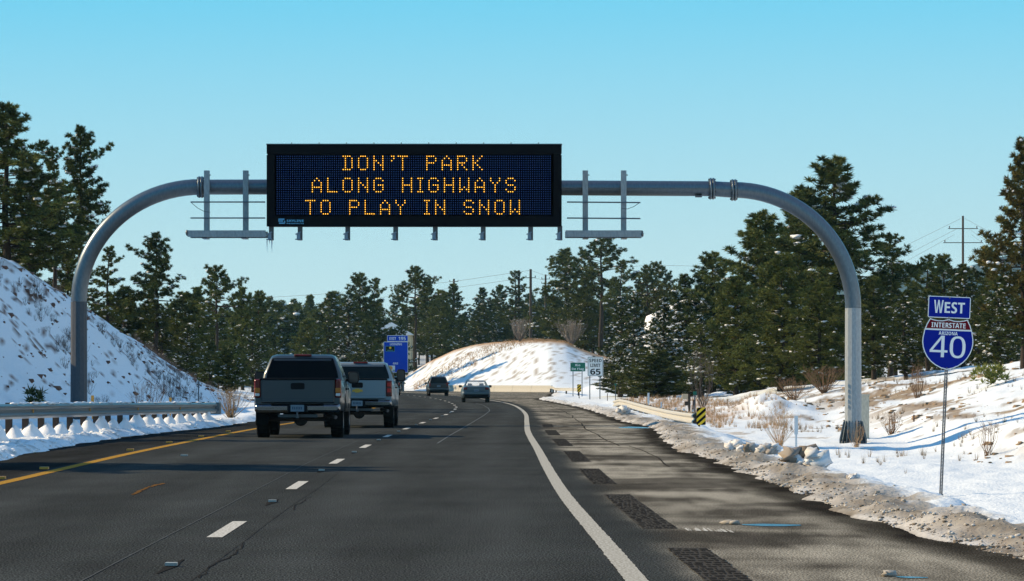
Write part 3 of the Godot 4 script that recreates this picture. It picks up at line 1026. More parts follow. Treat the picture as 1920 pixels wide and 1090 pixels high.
	tag(scatter("undergrowth", tw.mesh(), M.twig, spots), "leafless twiggy scrub dotted over the shaded snowy cutting", "scrub")
	# single shrubs one can point at
	for s in [["leafless grey bush on the crest of the snow mound", 975, 655, 432, 3.1, 1.7, 60, 0.03, "twig_pale"], ["purplish leafless thicket at the end of the snow mound", 1072, 660, 428, 3.4, 2.4, 70, 0.03, "twig_pale"],
		["bare upright bush behind the striped marker board", 1318, 752, 146, 2.7, 0.7, 24, 0.012, "twig"], ["leafless bush on the shaded cutting by the second amber tab", 270, 745, 96, 1.15, 0.8, 34, 0.009, "twig"],
		["brown thicket at the foot of the wood beside the light grey post", 1545, 742, 150, 1.3, 1.3, 60, 0.012, "twig_brown"], ["brown bare thicket between the olive pines and the light grey post", 1490, 750, 150, 1.1, 1.3, 50, 0.012, "twig_brown"],
		["tall brown weed beyond the cabinet on the hillside", 1722, 725, 128, 1.5, 0.35, 26, 0.012, "twig_brown"], ["grey sagebrush on the hillside past the cabinet", 1672, 775, 104, 0.75, 0.6, 36, 0.009, "twig_brown"],
		["thin weed with dark stems beside the route sign post", 1852, 800, 82, 0.9, 0.35, 20, 0.008, "twig_brown"],
		["straw weeds beside the white delineator post", 1462, 812, 96, 1.2, 0.7, 60, 0.006, "straw"], ["straw weeds at the foot of the light grey post", 1606, 830, 95.5, 0.75, 0.3, 26, 0.007, "straw"],
		["tawny grass clump beside the end of the steel guardrail", 432, 780, 104, 1.0, 0.9, 80, 0.008, "weed"]]:
		var x: float = (s[1] - 960.0) / FOCAL * s[3]
		var o := part("bare_shrub", shrub_mesh(s[4], s[5], s[6], s[7]), M[s[8]], self, Vector3(x, land(x, s[3]), -s[3]))
		tag(o, String(s[0]).replace("right of", "past"), "shrub")
	# the fir seedling on the cutting
	var seed_x := (66.0 - 960.0) / FOCAL * 92.0
	var fir := MB.new()
	for i in 26:
		tuft(fir, Vector3(rng.randf_range(-0.2, 0.2), 0.1 + 0.8 * rng.randf(), rng.randf_range(-0.2, 0.2)), Vector3.UP, 0.24, 14, 0.15)
	tag(part("pine_seedling", fir, M.needles, self, Vector3(seed_x, land(seed_x, 92.0), -92.0)), "small dark pine seedling alone on the shaded cutting", "tree")
	var gx := (1858.0 - 960.0) / FOCAL * 118.0
	var bush := MB.new()
	for i in 40:
		tuft(bush, Vector3(rng.randf_range(-0.6, 0.6), 0.1 + 0.6 * rng.randf(), rng.randf_range(-0.4, 0.4)), Vector3.UP, 0.3, 14, 0.75)
	tag(part("juniper_bush", bush, M.needles, self, Vector3(gx, land(gx, 118.0), -118.0)), "low olive evergreen bush on the sunlit hillside near the picture edge", "shrub")
	# chunks of old ploughed snow left on the bank, each one to be picked up
	for s in [[1380, 843, 60.7, 0.2, "squat dirty snow chunk, first of the row before the white delineator"], [1408, 850, 57, 0.2, "round dirty snow chunk, second of the row before the white delineator"], [1442, 858, 53, 0.2, "tallest dirty snow chunk of the row, brown on its near face"], [1474, 866, 50, 0.13, "low grey snow chunk between the tallest and the tilted slab"], [1512, 872, 46.2, 0.32, "big tilted snow slab with a blue shaded side"], [1170, 782, 118, 0.28, "dark snow-topped stone beside the sagging rail"], [1600, 905, 41, 0.1, "small grey snow chunk alone on the white bank"], [1812, 957, 32, 0.06, "small brown snow chunk near the route sign"]]:
		var x: float = (s[0] - 960.0) / FOCAL * s[2]
		var mb := MB.new()
		for k in 12:
			var q: float = s[3] * rng.randf_range(0.2, 0.62)
			mb.col = Color(0.74, 0.76, 0.79).lerp(Color(0.2, 0.16, 0.12), pow(rng.randf(), 1.6))
			blob(mb, Vector3(rng.randf_range(-0.65, 0.65), rng.randf_range(0.0, 0.62), rng.randf_range(-0.5, 0.5)) * s[3], Vector3(q, q * 0.8, q), 0.55, 5, 8)
		tag(part("snow_chunk", mb, M.chunk, self, Vector3(x, land(x, s[2]), -s[2])), s[4], "snow chunk")


# ---------------------------------------------------------------- gantry and message board
const GD := 98.0


func build_gantry() -> void:
	var o := thing("sign_gantry", "grey steel tube gantry arching over the whole carriageway on two posts", "sign gantry")
	var seg := 28
	var px := at(1600, 0, GD).x
	var lx := at(147.5, 0, GD).x
	for side in 2:
		var x := px if side else lx
		var y0 := -0.62 if side else land(lx, GD) - 0.1
		var y1 := 3.57 if side else 3.77
		var bx := at(1376, 0, GD).x if side else at(376, 0, GD).x
		var by := 7.19 if side else 7.28
		# the lower post is many-sided
		var post := MB.new()
		var sides := 12
		for j in sides:
			var a0 := TAU * (j + 0.5) / sides
			var a1 := TAU * (j + 1.5) / sides
			var r0 := 0.262
			var r1 := 0.248
			post.quad(Vector3(cos(a0) * r0, y0, sin(a0) * r0), Vector3(cos(a1) * r0, y0, sin(a1) * r0), Vector3(cos(a1) * r1, y1, sin(a1) * r1), Vector3(cos(a0) * r1, y1, sin(a0) * r1))
		part("post", post, M.galvanised_pale if side else M.galvanised_shaded, o, Vector3(x, 0, -GD))  # left post: same steel, hillside shade put into a darker colour
		var path := []
		var radii := []
		for i in 25:
			var a := PI / 2 * i / 24.0
			path.append(Vector3(x + (bx - x) * (1.0 - cos(a)), y1 + 0.004 + (by - y1) * sin(a), -GD))
			radii.append(lerpf(0.244, 0.25, sin(a * 2.0)))
		var arm := MB.new()
		arm.tube(path, radii, seg)
		part("curved_arm", arm, M.galvanised, o)
		if side:
			var plate := MB.new()
			plate.lathe(Vector3(x, -0.66, -GD), Vector3.UP, [Vector2(0.0, 0.09), Vector2(0.43, 0.09), Vector2(0.44, 0.08), Vector2(0.44, 0.0), Vector2(0.0, 0.0)], 24)
			part("base_plate", plate, M.galvanised, o)
			for k in 16:
				var g := MB.new()
				var b := Basis(Vector3.UP, TAU * (k + 0.5) / 16)
				var z := 0.009
				var pts := [Vector3(0.24, 0, 0), Vector3(0.42, 0, 0), Vector3(0.42, 0.12, 0), Vector3(0.30, 0.66, 0), Vector3(0.24, 0.7, 0)]
				var f := []
				var r := []
				for q in pts:
					f.append(b * (q + Vector3(0, 0, z)))
					r.append(b * (q - Vector3(0, 0, z)))
				g.fan(f); g.fan(r, true)
				for q in 5: g.quad(f[q], f[(q + 1) % 5], r[(q + 1) % 5], r[q])
				part("gusset", g, M.galvanised, o, Vector3(x, -0.565, -GD))
				var nut := MB.new()
				nut.lathe(Vector3(x, -0.57, -GD) + Basis(Vector3.UP, TAU * k / 16) * Vector3(0.385, 0, 0), Vector3.UP, [Vector2(0.0, 0.07), Vector2(0.022, 0.07), Vector2(0.022, 0.0)], 6)
				part("anchor_bolt", nut, M.dark_steel, o)
			var pad := MB.new()
			pad.lathe(Vector3(x - 0.02, -1.3, -GD), Vector3.UP, [Vector2(0.0, 0.64), Vector2(0.5, 0.64), Vector2(0.53, 0.6), Vector2(0.54, 0.0)], 28)
			part("concrete_footing", pad, M.concrete, o)
			for k in 5:
				var w := MB.new()
				w.box(Vector3(x - 0.16, 0.55 + k * 0.16, -GD + 0.2), Vector3(0.05, 0.09, 0.03))
				part("weld_tab", w, M.galvanised_pale, o)
	var beam := MB.new()
	beam.tube([at(376, 351, GD), at(700, 350.5, GD), at(1335, 354, GD), at(1376, 356.5, GD)], [0.232, 0.232, 0.232, 0.24], seg)
	part("cross_beam", beam, M.galvanised, o)
	# cable shelf along the near side of the tube
	for run in [[391, 500], [1054, 1330]]:
		var shelf := MB.new()
		var a := at(run[0], 352.0, GD - 0.235)
		var b := at(run[1], 353.0, GD - 0.235)
		shelf.tube([a, b], [0.018, 0.018], 6)
		part("conduit", shelf, M.galvanised, o)
	for f in [[376, 351], [1335, 354], [1376, 356.5]]:
		for h in 2:
			var ring := MB.new()
			var c := at(f[0] + (-2.6 if h else 2.6), f[1], GD)
			ring.lathe(c, Vector3.RIGHT, [Vector2(0.2, -0.032), Vector2(0.32, -0.032), Vector2(0.332, -0.02), Vector2(0.332, 0.02), Vector2(0.32, 0.032), Vector2(0.2, 0.032)], seg)
			part("flange", ring, M.galvanised, o)
		var bolts := MB.new()
		for k in 16:
			var a := TAU * k / 16
			bolts.tube([at(f[0], f[1], GD) + Vector3(-0.11, cos(a) * 0.29, sin(a) * 0.29), at(f[0], f[1], GD) + Vector3(0.11, cos(a) * 0.29, sin(a) * 0.29)], [0.02, 0.02], 6)
		tag(part("flange_bolts", bolts, M.dark_steel, o), "", "", "", "stuff")
	var label_plate := MB.new()
	label_plate.box(at(1310, 368.5, GD - 0.1), Vector3(0.2, 0.05, 0.2))
	part("drain_lug", label_plate, M.dark_steel, o)


const GLYPH := {
	"D": ["11110", "01001", "01001", "01001", "01001", "01001", "11110"], "O": ["01110", "10001", "10001", "10001", "10001", "10001", "01110"], "N": ["10001", "10001", "11001", "10101", "10011", "10001", "10001"],
	"'": ["011", "001", "010", "000", "000", "000", "000"], "T": ["11111", "00100", "00100", "00100", "00100", "00100", "00100"], "P": ["11110", "10001", "10001", "11110", "10000", "10000", "10000"],
	"A": ["00100", "01010", "10001", "10001", "11111", "10001", "10001"], "R": ["11110", "10001", "10001", "11110", "10100", "10010", "10001"], "K": ["10001", "10010", "10100", "11000", "10100", "10010", "10001"],
	"L": ["10000", "10000", "10000", "10000", "10000", "10000", "11111"], "G": ["01110", "10001", "10000", "10111", "10001", "10001", "01110"], "H": ["10001", "10001", "10001", "11111", "10001", "10001", "10001"],
	"I": ["111", "010", "010", "010", "010", "010", "111"], "W": ["10001", "10001", "10001", "10001", "10101", "11011", "10001"], "Y": ["10001", "10001", "01010", "00100", "00100", "00100", "00100"],
	"S": ["01110", "10001", "10000", "01110", "00001", "10001", "01110"]}


func build_board() -> void:
	var d := 96.7
	var o := thing("message_board", "black electronic message board with amber letters hung on the gantry tube", "message sign", at(776.5, 348, d))
	var org := o.position
	var w := 8.92
	var h := 2.48
	var dep := 0.75
	var box := MB.new()
	box.box(Vector3(0, 0, -dep / 2 - 0.03), Vector3(w - 0.04, h - 0.04, dep))
	part("housing", box, M.black_metal, o)
	for f in [[Vector3(0, h / 2 - 0.14, -0.02), Vector3(w, 0.28, 0.09)], [Vector3(0, -h / 2 + 0.16, -0.02), Vector3(w, 0.32, 0.09)], [Vector3(-w / 2 + 0.12, -0.02, -0.022), Vector3(0.24, h - 0.6, 0.086)], [Vector3(w / 2 - 0.12, -0.02, -0.022), Vector3(0.24, h - 0.6, 0.086)]]:
		var fr := MB.new()
		fr.box(f[0], f[1])
		part("face_frame", fr, M.black_metal, o)
	var lip := MB.new()
	lip.box(Vector3(0, h / 2 + 0.012, -0.3), Vector3(w + 0.03, 0.02, 0.7))
	part("top_cap", lip, M.galvanised, o)
	for k in 10:
		var lug := MB.new()
		lug.tube([Vector3(-w / 2 + 0.75 + k * 0.83, h / 2 + 0.02, -0.1), Vector3(-w / 2 + 0.75 + k * 0.83, h / 2 + 0.07, -0.1)], [0.02, 0.015], 6)
		part("lifting_lug", lug, M.galvanised, o)
	var panel := MB.new()
	panel.box(Vector3(0, -0.02, -0.04), Vector3(w - 0.48, h - 0.6, 0.02))
	part("dot_panel", panel, M.black_panel, o)
	var dot := func(mb: MB, cx: int, ry: int, r: float, z: float) -> void:
		var p := at(519.3 + cx * 4.132, 293.0 + ry * 4.16, d) - org
		var pts := []
		for k in 8: pts.append(Vector3(p.x + cos(TAU * k / 8) * r, p.y + sin(TAU * k / 8) * r, z))
		for k in 8: mb.tri(Vector3(p.x, p.y, z + 0.006), pts[(k + 1) % 8], pts[k])
	var lit := {}
	for line in [[0, [["D", 30], ["O", 37], ["N", 44], ["'", 51], ["T", 55], ["P", 68], ["A", 75], ["R", 82], ["K", 89]]], [10, [["A", 16], ["L", 23], ["O", 30], ["N", 37], ["G", 44], ["H", 57], ["I", 64], ["G", 69], ["H", 76], ["W", 83], ["A", 90], ["Y", 97], ["S", 104]]], [20, [["T", 13], ["O", 20], ["P", 33], ["L", 40], ["A", 47], ["Y", 54], ["I", 67], ["N", 72], ["S", 85], ["N", 92], ["O", 99], ["W", 106]]]]:
		for g in line[1]:
			var rows: Array = GLYPH[g[0]]
			var mb := MB.new()
			for r in 7:
				for c in rows[r].length():
					if rows[r][c] == "1":
						dot.call(mb, g[1] + c, line[0] + r, 0.0165, -0.022)
						lit[Vector2i(g[1] + c, line[0] + r)] = true
			tag(part("led_letter", mb, M.led, o), "", "", "", "stuff")
	var dark := MB.new()
	for r in 27:
		for c in 125:
			if lit.has(Vector2i(c, r)): continue
			dot.call(dark, c, r, 0.0155, -0.024)
	tag(part("unlit_dots", dark, M.unlit_dot_sky_tint, o), "", "", "", "stuff")
	# maker's mark in the lower corner
	var mark := MB.new()
	var m0 := at(522, 420.3, d) - org
	var u := 1.0 / 62.05
	for q in [[0.0, 8.0, 11.0, 2.2], [-0.3, 4.6, 9.0, 2.2], [1.0, 0.6, 11.0, 2.2]]:
		mark.box(Vector3(m0.x + (q[0] + q[2] / 2) * u, m0.y + (q[1] + 1.0) * u, 0.028), Vector3(q[2] * u, q[3] * u, 0.006))
	mark.box(Vector3(m0.x + 11.6 * u, m0.y + 3.6 * u, 0.028), Vector3(1.8 * u, 5.0 * u, 0.006))
	mark.box(Vector3(m0.x + 0.6 * u, m0.y + 7.4 * u, 0.028), Vector3(1.8 * u, 4.4 * u, 0.006))
	part("emblem", mark, M.logo_blue, o)
	textmesh("SKYLINE", o, "lettering", at(553.5, 414.3, d) - org + Vector3(0, 0, 0.028), 32 * u, 4.3 * u, M.logo_blue)
	textmesh("PRODUCTS", o, "lettering", at(553.5, 419.3, d) - org + Vector3(0, 0, 0.028), 32 * u, 2.0 * u, M.logo_blue)
	# uprights, walkway, rails at both ends
	for x in [387.5, 460.5, 1097.5, 1169.5]:
		var top := at(x, 320, 97.6) - org
		var bot := at(x, 448, 97.6) - org
		var b := MB.new()
		b.box((top + bot) / 2 + Vector3(0, 0, 0.07), Vector3(0.165, top.y - bot.y, 0.014))
		b.box((top + bot) / 2, Vector3(0.012, top.y - bot.y, 0.125))
		b.box((top + bot) / 2 - Vector3(0, 0, 0.07), Vector3(0.165, top.y - bot.y, 0.014))
		part("upright", b, M.galvanised_pale, o)
		var clamp := MB.new()
		clamp.box(bot + Vector3(0.0, 0.03, 0.35), Vector3(0.17, 0.1, 0.8))
		clamp.box(bot + Vector3(-0.05, 0.17, 0.72), Vector3(0.1, 0.09, 0.06))
		part("walkway_bracket", clamp, M.galvanised, o)
		var stud := MB.new()
		stud.tube([top + Vector3(0.08, -0.14, 0.07), top + Vector3(0.125, -0.14, 0.07)], [0.018, 0.018], 6)
		part("bolt", stud, M.dark_steel, o)
	for run in [[354, 500], [1060, 1204]]:
		var a := at(run[0], 439.5, 97.0) - org
		var b := at(run[1], 439.5, 97.0) - org
		var mid := (a + b) / 2
		for z in [0.42, -0.42]:
			var ch := MB.new()
			ch.box(mid + Vector3(0, 0, z), Vector3(b.x - a.x, 0.2, 0.012))
			ch.box(mid + Vector3(0, 0.092, z - 0.03 * signf(z)), Vector3(b.x - a.x - 0.01, 0.012, 0.05))
			ch.box(mid + Vector3(0, -0.092, z - 0.03 * signf(z)), Vector3(b.x - a.x - 0.01, 0.012, 0.05))
			part("walkway_edge", ch, M.galvanised_pale, o)
		var gr := MB.new()
		var k := a.x + 0.05
		while k < b.x - 0.03:
			gr.box(Vector3(k, mid.y - 0.03, mid.z), Vector3(0.006, 0.05, 0.81))
			k += 0.06
		for q in 5: gr.box(Vector3(mid.x, mid.y - 0.02, mid.z - 0.36 + q * 0.18), Vector3(b.x - a.x - 0.05, 0.03, 0.008))
		part("grating", gr, M.galvanised, o)
		for y in [379.0, 409.0]:
			var p0 := at(run[0] + 3, y, 97.35) - org
			var p1 := at(run[1] - 3, y + (1.0 if run[0] > 900 else 0.0), 97.35) - org
			var rail := MB.new()
			rail.tube([p0, p1], [0.021, 0.021], 8)
			part("handrail", rail, M.galvanised, o)
		var end := at(1201 if run[0] > 900 else 357, 379, 97.3) - org
		var hook := at(1166 if run[0] > 900 else 394, 391 if run[0] > 900 else 398, 97.3) - org
		var ch2 := MB.new()
		ch2.tube([end, end.lerp(hook, 0.35) - Vector3(0, 0.07, 0), end.lerp(hook, 0.7) - Vector3(0, 0.075, 0), hook], [0.009, 0.009, 0.009, 0.009], 5)
		part("safety_chain", ch2, M.dark_steel, o)
		var lash := MB.new()
		blob(lash, (at(1203, 440, 97.0) if run[0] > 900 else at(353, 438, 97.0)) - org + Vector3(0, 0, 0.4), Vector3(0.05, 0.1, 0.05), 0.2, 4, 6)
		part("end_latch", lash, M.dark_steel, o)
	for x in [508.0, 562.0, 651.5, 741.5, 816.0, 906.0, 995.0, 1050.0]:
		var top := at(x, 424, d) - org
		var hang := MB.new()
		hang.box(top + Vector3(0, -0.21, -0.12), Vector3(0.15, 0.44, 0.012))
		hang.box(top + Vector3(0, -0.21, -0.19), Vector3(0.012, 0.44, 0.13))
		hang.box(top + Vector3(0, -0.42, 0.0), Vector3(0.15, 0.014, 0.3))
		part("hanger", hang, M.dark_steel, o)
		var lamp := MB.new()
		lamp.box(top + Vector3(-0.04, -0.3, 0.05), Vector3(0.1, 0.17, 0.09))
		lamp.box(top + Vector3(-0.05, -0.22, 0.06), Vector3(0.17, 0.03, 0.15), Basis(Vector3(0, 0, 1), 0.45))
		lamp.box(top + Vector3(-0.05, -0.405, 0.06), Vector3(0.17, 0.03, 0.14))
		part("clamp", lamp, M.steel_blue, o)
	for p in [[500.5, 450, 474, 0.018], [509.5, 450, 475, 0.026], [505, 450, 458, 0.016]]:
		var ice := MB.new()
		ice.tube([at(p[0], p[1], 96.9) - org, at(p[0], (p[1] + p[2]) / 2, 96.9) - org, at(p[0] + 0.3, p[2], 96.9) - org], [p[3], p[3] * 0.6, 0.002], 7)
		part("icicle", ice, M.ice, o)


# ---------------------------------------------------------------- signs
func post_box(o: Node3D, x: float, y0: float, y1: float, w := 0.05, called := "post", z := -0.06, m := "galvanised") -> void:
	var mb := MB.new()
	mb.box(Vector3(x, (y0 + y1) / 2, z), Vector3(w, y1 - y0, 0.05))
	part(called, mb, M[m], o)


func panel(o: Node3D, called: String, c: Vector3, w: float, h: float, r: float, border: Material, face: Material, rim: float) -> void:
	var a := MB.new()
	a.slab(rrect(w, h, r), 0.0, -0.006)
	part(called, a, border, o, c)
	if face:
		var b := MB.new()
		b.slab(rrect(w - rim * 2, h - rim * 2, maxf(r - rim, 0.004)), 0.003, -0.001)
		part(called + "_face", b, face, o, c)


func build_signs() -> void:
	# the route marker: leaning post, direction plate, shield
	var d := 57.0
	var base := at(1765, 932, d)
	var o := thing("route_sign", "blue WEST plate above red and blue INTERSTATE ARIZONA 40 shield on leaning perforated post", "road sign", Vector3(base.x, base.y - 0.03, base.z))
	o.rotation.z = -0.043
	var mast := MB.new()
	var y := 0.0
	for q in [0.019, -0.019]:
		mast.box(Vector3(q, 1.25, -0.03), Vector3(0.014, 2.5, 0.003))
		mast.box(Vector3(q * 1.33, 1.25, -0.056), Vector3(0.003, 2.5, 0.05))
		mast.box(Vector3(q, 1.25, -0.082), Vector3(0.014, 2.5, 0.003))
	while y < 2.5:
		mast.box(Vector3(0, y, -0.03), Vector3(0.024, 0.0135, 0.0026))
		mast.box(Vector3(0, y, -0.082), Vector3(0.024, 0.0135, 0.0026))
		y += 0.0254
	mast.box(Vector3(0, 3.0, -0.056), Vector3(0.05, 1.0, 0.05))
	part("post", mast, M.dark_steel, o)
	var sleeve := MB.new()
	sleeve.box(Vector3(0, 0.02, -0.056), Vector3(0.075, 0.12, 0.075))
	part("sleeve", sleeve, M.dark_steel, o)
	var u := d / FOCAL
	var W := 0.455
	var cy := 2.75
	var shield := PackedVector2Array()
	for p in [[-0.73, 1.0], [-0.6, 0.955], [-0.42, 0.925], [-0.22, 0.93], [0.0, 0.985], [0.22, 0.93], [0.42, 0.925], [0.6, 0.955], [0.73, 1.0], [0.85, 0.78], [0.94, 0.52], [0.99, 0.25], [1.0, 0.06], [0.97, -0.14], [0.9, -0.34], [0.79, -0.53], [0.64, -0.7], [0.45, -0.84], [0.24, -0.94], [0.0, -1.0], [-0.24, -0.94], [-0.45, -0.84], [-0.64, -0.7], [-0.79, -0.53], [-0.9, -0.34], [-0.97, -0.14], [-1.0, 0.06], [-0.99, 0.25], [-0.94, 0.52], [-0.85, 0.78]]:
		shield.append(Vector2(p[0], p[1]) * W)
	var a := MB.new()
	a.slab(shield, 0.0, -0.006)
	part("shield", a, M.sign_white, o, Vector3(0.0, cy, 0))
	var inner := Geometry2D.offset_polygon(shield, -0.017)[0]
	var above := Geometry2D.intersect_polygons(inner, PackedVector2Array([Vector2(-1, 0.585) * W * 1.2, Vector2(1, 0.585) * W * 1.2, Vector2(1, 2) * W, Vector2(-1, 2) * W]))
	above = Geometry2D.intersect_polygons(inner, PackedVector2Array([Vector2(-2 * W, 0.6 * W), Vector2(2 * W, 0.6 * W), Vector2(2 * W, 2 * W), Vector2(-2 * W, 2 * W)]))
	var below := Geometry2D.intersect_polygons(inner, PackedVector2Array([Vector2(-2 * W, -2 * W), Vector2(2 * W, -2 * W), Vector2(2 * W, 0.535 * W), Vector2(-2 * W, 0.535 * W)]))
	var red := MB.new()
	red.slab(above[0], 0.003, -0.001)
	part("red_band", red, M.sign_red, o, Vector3(0, cy, 0))
	var blue := MB.new()
	blue.slab(below[0], 0.003, -0.001)
	part("blue_field", blue, M.sign_blue, o, Vector3(0, cy, 0))
	textmesh("INTERSTATE", o, "lettering", Vector3(0, cy + 0.745 * W, 0.004), 1.34 * W, 0.2 * W, M.sign_white)
	textmesh("ARIZONA", o, "lettering", Vector3(0, cy + 0.43 * W, 0.004), 0.74 * W, 0.135 * W, M.sign_white)
	textmesh("40", o, "lettering", Vector3(0, cy - 0.1 * W, 0.004), 1.4 * W, 0.86 * W, M.sign_white, "Droid Sans", false)
	panel(o, "west_plate", Vector3(0.0, cy + W + 0.205, 0.006), 0.755, 0.385, 0.03, M.sign_white, M.sign_blue, 0.014)
	textmesh("W", o, "lettering", Vector3(-0.19, cy + W + 0.212, 0.011), 0.17, 0.23, M.sign_white)
	textmesh("EST", o, "lettering", Vector3(0.095, cy + W + 0.2, 0.011), 0.36, 0.2, M.sign_white)
	for q in [cy - 0.92 * W, cy + 0.9 * W, cy + W + 0.03, cy + W + 0.37]:
		var bolt := MB.new()
		bolt.lathe(Vector3(0, q, 0.01), Vector3(0, 0, 1), [Vector2(0.014, 0.0), Vector2(0.012, 0.006), Vector2(0.0, 0.008)], 8)
		part("bolt", bolt, M.dark_steel, o)

	# speed limit
	d = 230.0
	var c := at(1116.5, 687.5, d)
	o = thing("speed_limit_sign", "white SPEED LIMIT 65 sign on two thin posts", "road sign", c)
	panel(o, "plate", Vector3.ZERO, 1.13, 1.4, 0.06, M.sign_white, null, 0.02)
	for f in [[0.0, 0.67, 1.03, 0.025], [0.0, -0.67, 1.03, 0.025], [-0.53, 0.0, 0.025, 1.3], [0.53, 0.0, 0.025, 1.3]]:
		var mb := MB.new()
		mb.box(Vector3(f[0], f[1], 0.001), Vector3(f[2], f[3], 0.006))
		part("border", mb, M.sign_black, o)
	textmesh("SPEED", o, "lettering", Vector3(0, 0.43, 0.003), 0.88, 0.25, M.sign_black)
	textmesh("LIMIT", o, "lettering", Vector3(0, 0.08, 0.003), 0.72, 0.24, M.sign_black)
	textmesh("65", o, "lettering", Vector3(0, -0.38, 0.003), 0.74, 0.44, M.sign_black)
	for px in [1106.0, 1125.0]:
		var g := at(px, 756, d)
		post_box(o, g.x - c.x, land(g.x, d) - 0.2 - c.y, 0.6, 0.07, "post", -0.05)

	# the stream's name plate
	d = 265.0
	c = at(1083.5, 688.5, d)
	o = thing("place_name_sign", "small green Rio De Flag sign on two thin posts", "road sign", c)
	panel(o, "plate", Vector3.ZERO, 1.26, 0.75, 0.05, M.sign_white, M.sign_green, 0.02)
	textmesh("Rio", o, "lettering", Vector3(0, 0.16, 0.005), 0.4, 0.2, M.sign_white)
	textmesh("De Flag", o, "lettering", Vector3(0, -0.18, 0.005), 1.0, 0.24, M.sign_white)
	for px in [1074.5, 1091.5]:
		var g := at(px, 735, d)
		post_box(o, g.x - c.x, land(g.x, d) - 0.2 - c.y, 0.3, 0.07, "post", -0.05)

	# motorway services sign
	d = 400.0
	c = at(742, 670, d)
	u = d / FOCAL
	o = thing("services_sign", "tall blue EXIT 195 services sign listing LODGING and GAS", "road sign", c)
	panel(o, "plate", Vector3.ZERO, 46 * u, 58 * u, 0.12, M.sign_white, M.sign_blue_bright, 0.06)
	panel(o, "exit_plate", Vector3(3.3 * u, 35.2 * u, 0), 39.5 * u, 11.6 * u, 0.1, M.sign_white, M.sign_blue_bright, 0.05)
	textmesh("EXIT", o, "lettering", Vector3(-5.6 * u, 35.0 * u, 0.006), 12.5 * u, 5.0 * u, M.sign_white)
	textmesh("195", o, "lettering", Vector3(11.8 * u, 35.0 * u, 0.006), 13.5 * u, 6.6 * u, M.sign_white)
	textmesh("LODGING", o, "lettering", Vector3(0.3 * u, 24.3 * u, 0.006), 22.5 * u, 4.2 * u, M.sign_white)
	textmesh("GAS", o, "lettering", Vector3(-0.5 * u, -11.8 * u, 0.006), 9.5 * u, 4.0 * u, M.sign_white)
	panel(o, "lodging_logo", Vector3(-10.5 * u, 15.5 * u, 0.006), 17.5 * u, 10.5 * u, 0.05, M.sign_teal, M.sign_black, 0.05)
	var disc := MB.new()
	disc.lathe(Vector3(-10.5 * u, 17.3 * u, 0.012), Vector3(0, 0, 1), [Vector2(2.2 * u, 0), Vector2(2.2 * u, 0.006), Vector2(0, 0.006)], 12)
	part("yellow_mark", disc, M.sign_yellow, o)
	var bar := MB.new()
	bar.box(Vector3(-10.5 * u, 12.8 * u, 0.012), Vector3(11 * u, 1.2 * u, 0.006))
	part("logo_line", bar, M.sign_teal, o)
	panel(o, "gas_logo", Vector3(-8.5 * u, -21.3 * u, 0.006), 14 * u, 10.8 * u, 0.04, M.sign_white, null, 0.0)
	var shell := MB.new()
	var so := PackedVector2Array()
	for k in 15:
		var q := PI * k / 14.0
		so.append(Vector2(cos(q) * 4.0, 0.2 + sin(q) * 4.2) * u)
	so.append(Vector2(-1.6, -3.6) * u)
	so.append(Vector2(1.6, -3.6) * u)
	shell.slab(so, 0.014, 0.006)
	part("gas_mark", shell, M.sign_amber, o, Vector3(-10.0 * u, -21.0 * u, 0))
	var leaf := MB.new()
	leaf.box(Vector3(-4.0 * u, -24.6 * u, 0.009), Vector3(4.5 * u, 1.6 * u, 0.006))
	part("logo_line", leaf, M.sign_green, o)
	for px in [730.0, 756.0]:
		post_box(o, (px - 742) * u, land(c.x, d) - c.y - 0.3, 25 * u, 0.22, "post", -0.15)

	# striped object markers at the two rail ends
	for s in [[1315, 781, 92.0, 17.0, 32.5, 797.0, "yellow and black striped marker board at the near end of the sagging rail"], [1086, 728, 240.0, 7.5, 14.0, 748.0, "small yellow and black striped marker board near the green sign"]]:
		d = s[2]
		u = d / FOCAL
		c = at(s[0], s[1], d)
		o = thing("marker_board", s[6], "marker board", c)
		var w: float = s[3] * u
		var h: float = s[4] * u
		panel(o, "plate", Vector3.ZERO, w, h, 0.02, M.sign_yellow, null, 0.0)
		var rect := PackedVector2Array([Vector2(-w / 2, -h / 2), Vector2(w / 2, -h / 2), Vector2(w / 2, h / 2), Vector2(-w / 2, h / 2)])
		for k in 5:
			var y0 := -h * 0.98 + k * h * 0.375
			var st := PackedVector2Array([Vector2(-w, y0 - w * 0.3), Vector2(w, y0 + w * 1.5), Vector2(w, y0 + w * 1.5 + h * 0.185), Vector2(-w, y0 - w * 0.3 + h * 0.185)])
			for piece in Geometry2D.intersect_polygons(st, rect):
				var mb := MB.new()
				mb.slab(piece, 0.003, -0.001)
				part("black_stripe", mb, M.sign_black, o)
		post_box(o, -0.06 if w < 0.29 else 0.0, minf(land(c.x, d) - 0.2, EYE + (HORIZON - s[5]) * u) - c.y, h * 0.3, 0.06, "post", -0.05, "wood_dark")

	# delineators and thin marker posts
	for s in [[1493, 780, 850, 82.0, "white_post", "white flexible delineator post in the snow before the light grey gantry post", 0], [1216, 737, 776, 150.0, "white_post", "white delineator post standing against the sagging rail", 0], [1303, 735, 795, 103.0, "steel", "grey post with green cap beside the striped marker board", 1], [1154, 720, 755, 190.0, "steel", "dark post with green cap past the speed limit sign", 1], [1296, 750, 800, 101.0, "rust", "leaning thin rusty post at the near end of the sagging rail", 2], [1139, 738, 757, 200.0, "rust", "short rusty stake between the speed limit sign and the sagging rail", 0], [372, 715, 757, 130.0, "steel", "dark steel post at the low end of the shaded cutting", 0], [1714, 778, 790, 104.0, "rust", "thin red stake high on the sunlit hillside", 0]]:
		d = s[3]
		u = d / FOCAL
		var g := at(s[0], s[2], d)
		var hgt: float = (s[2] - s[1]) * u
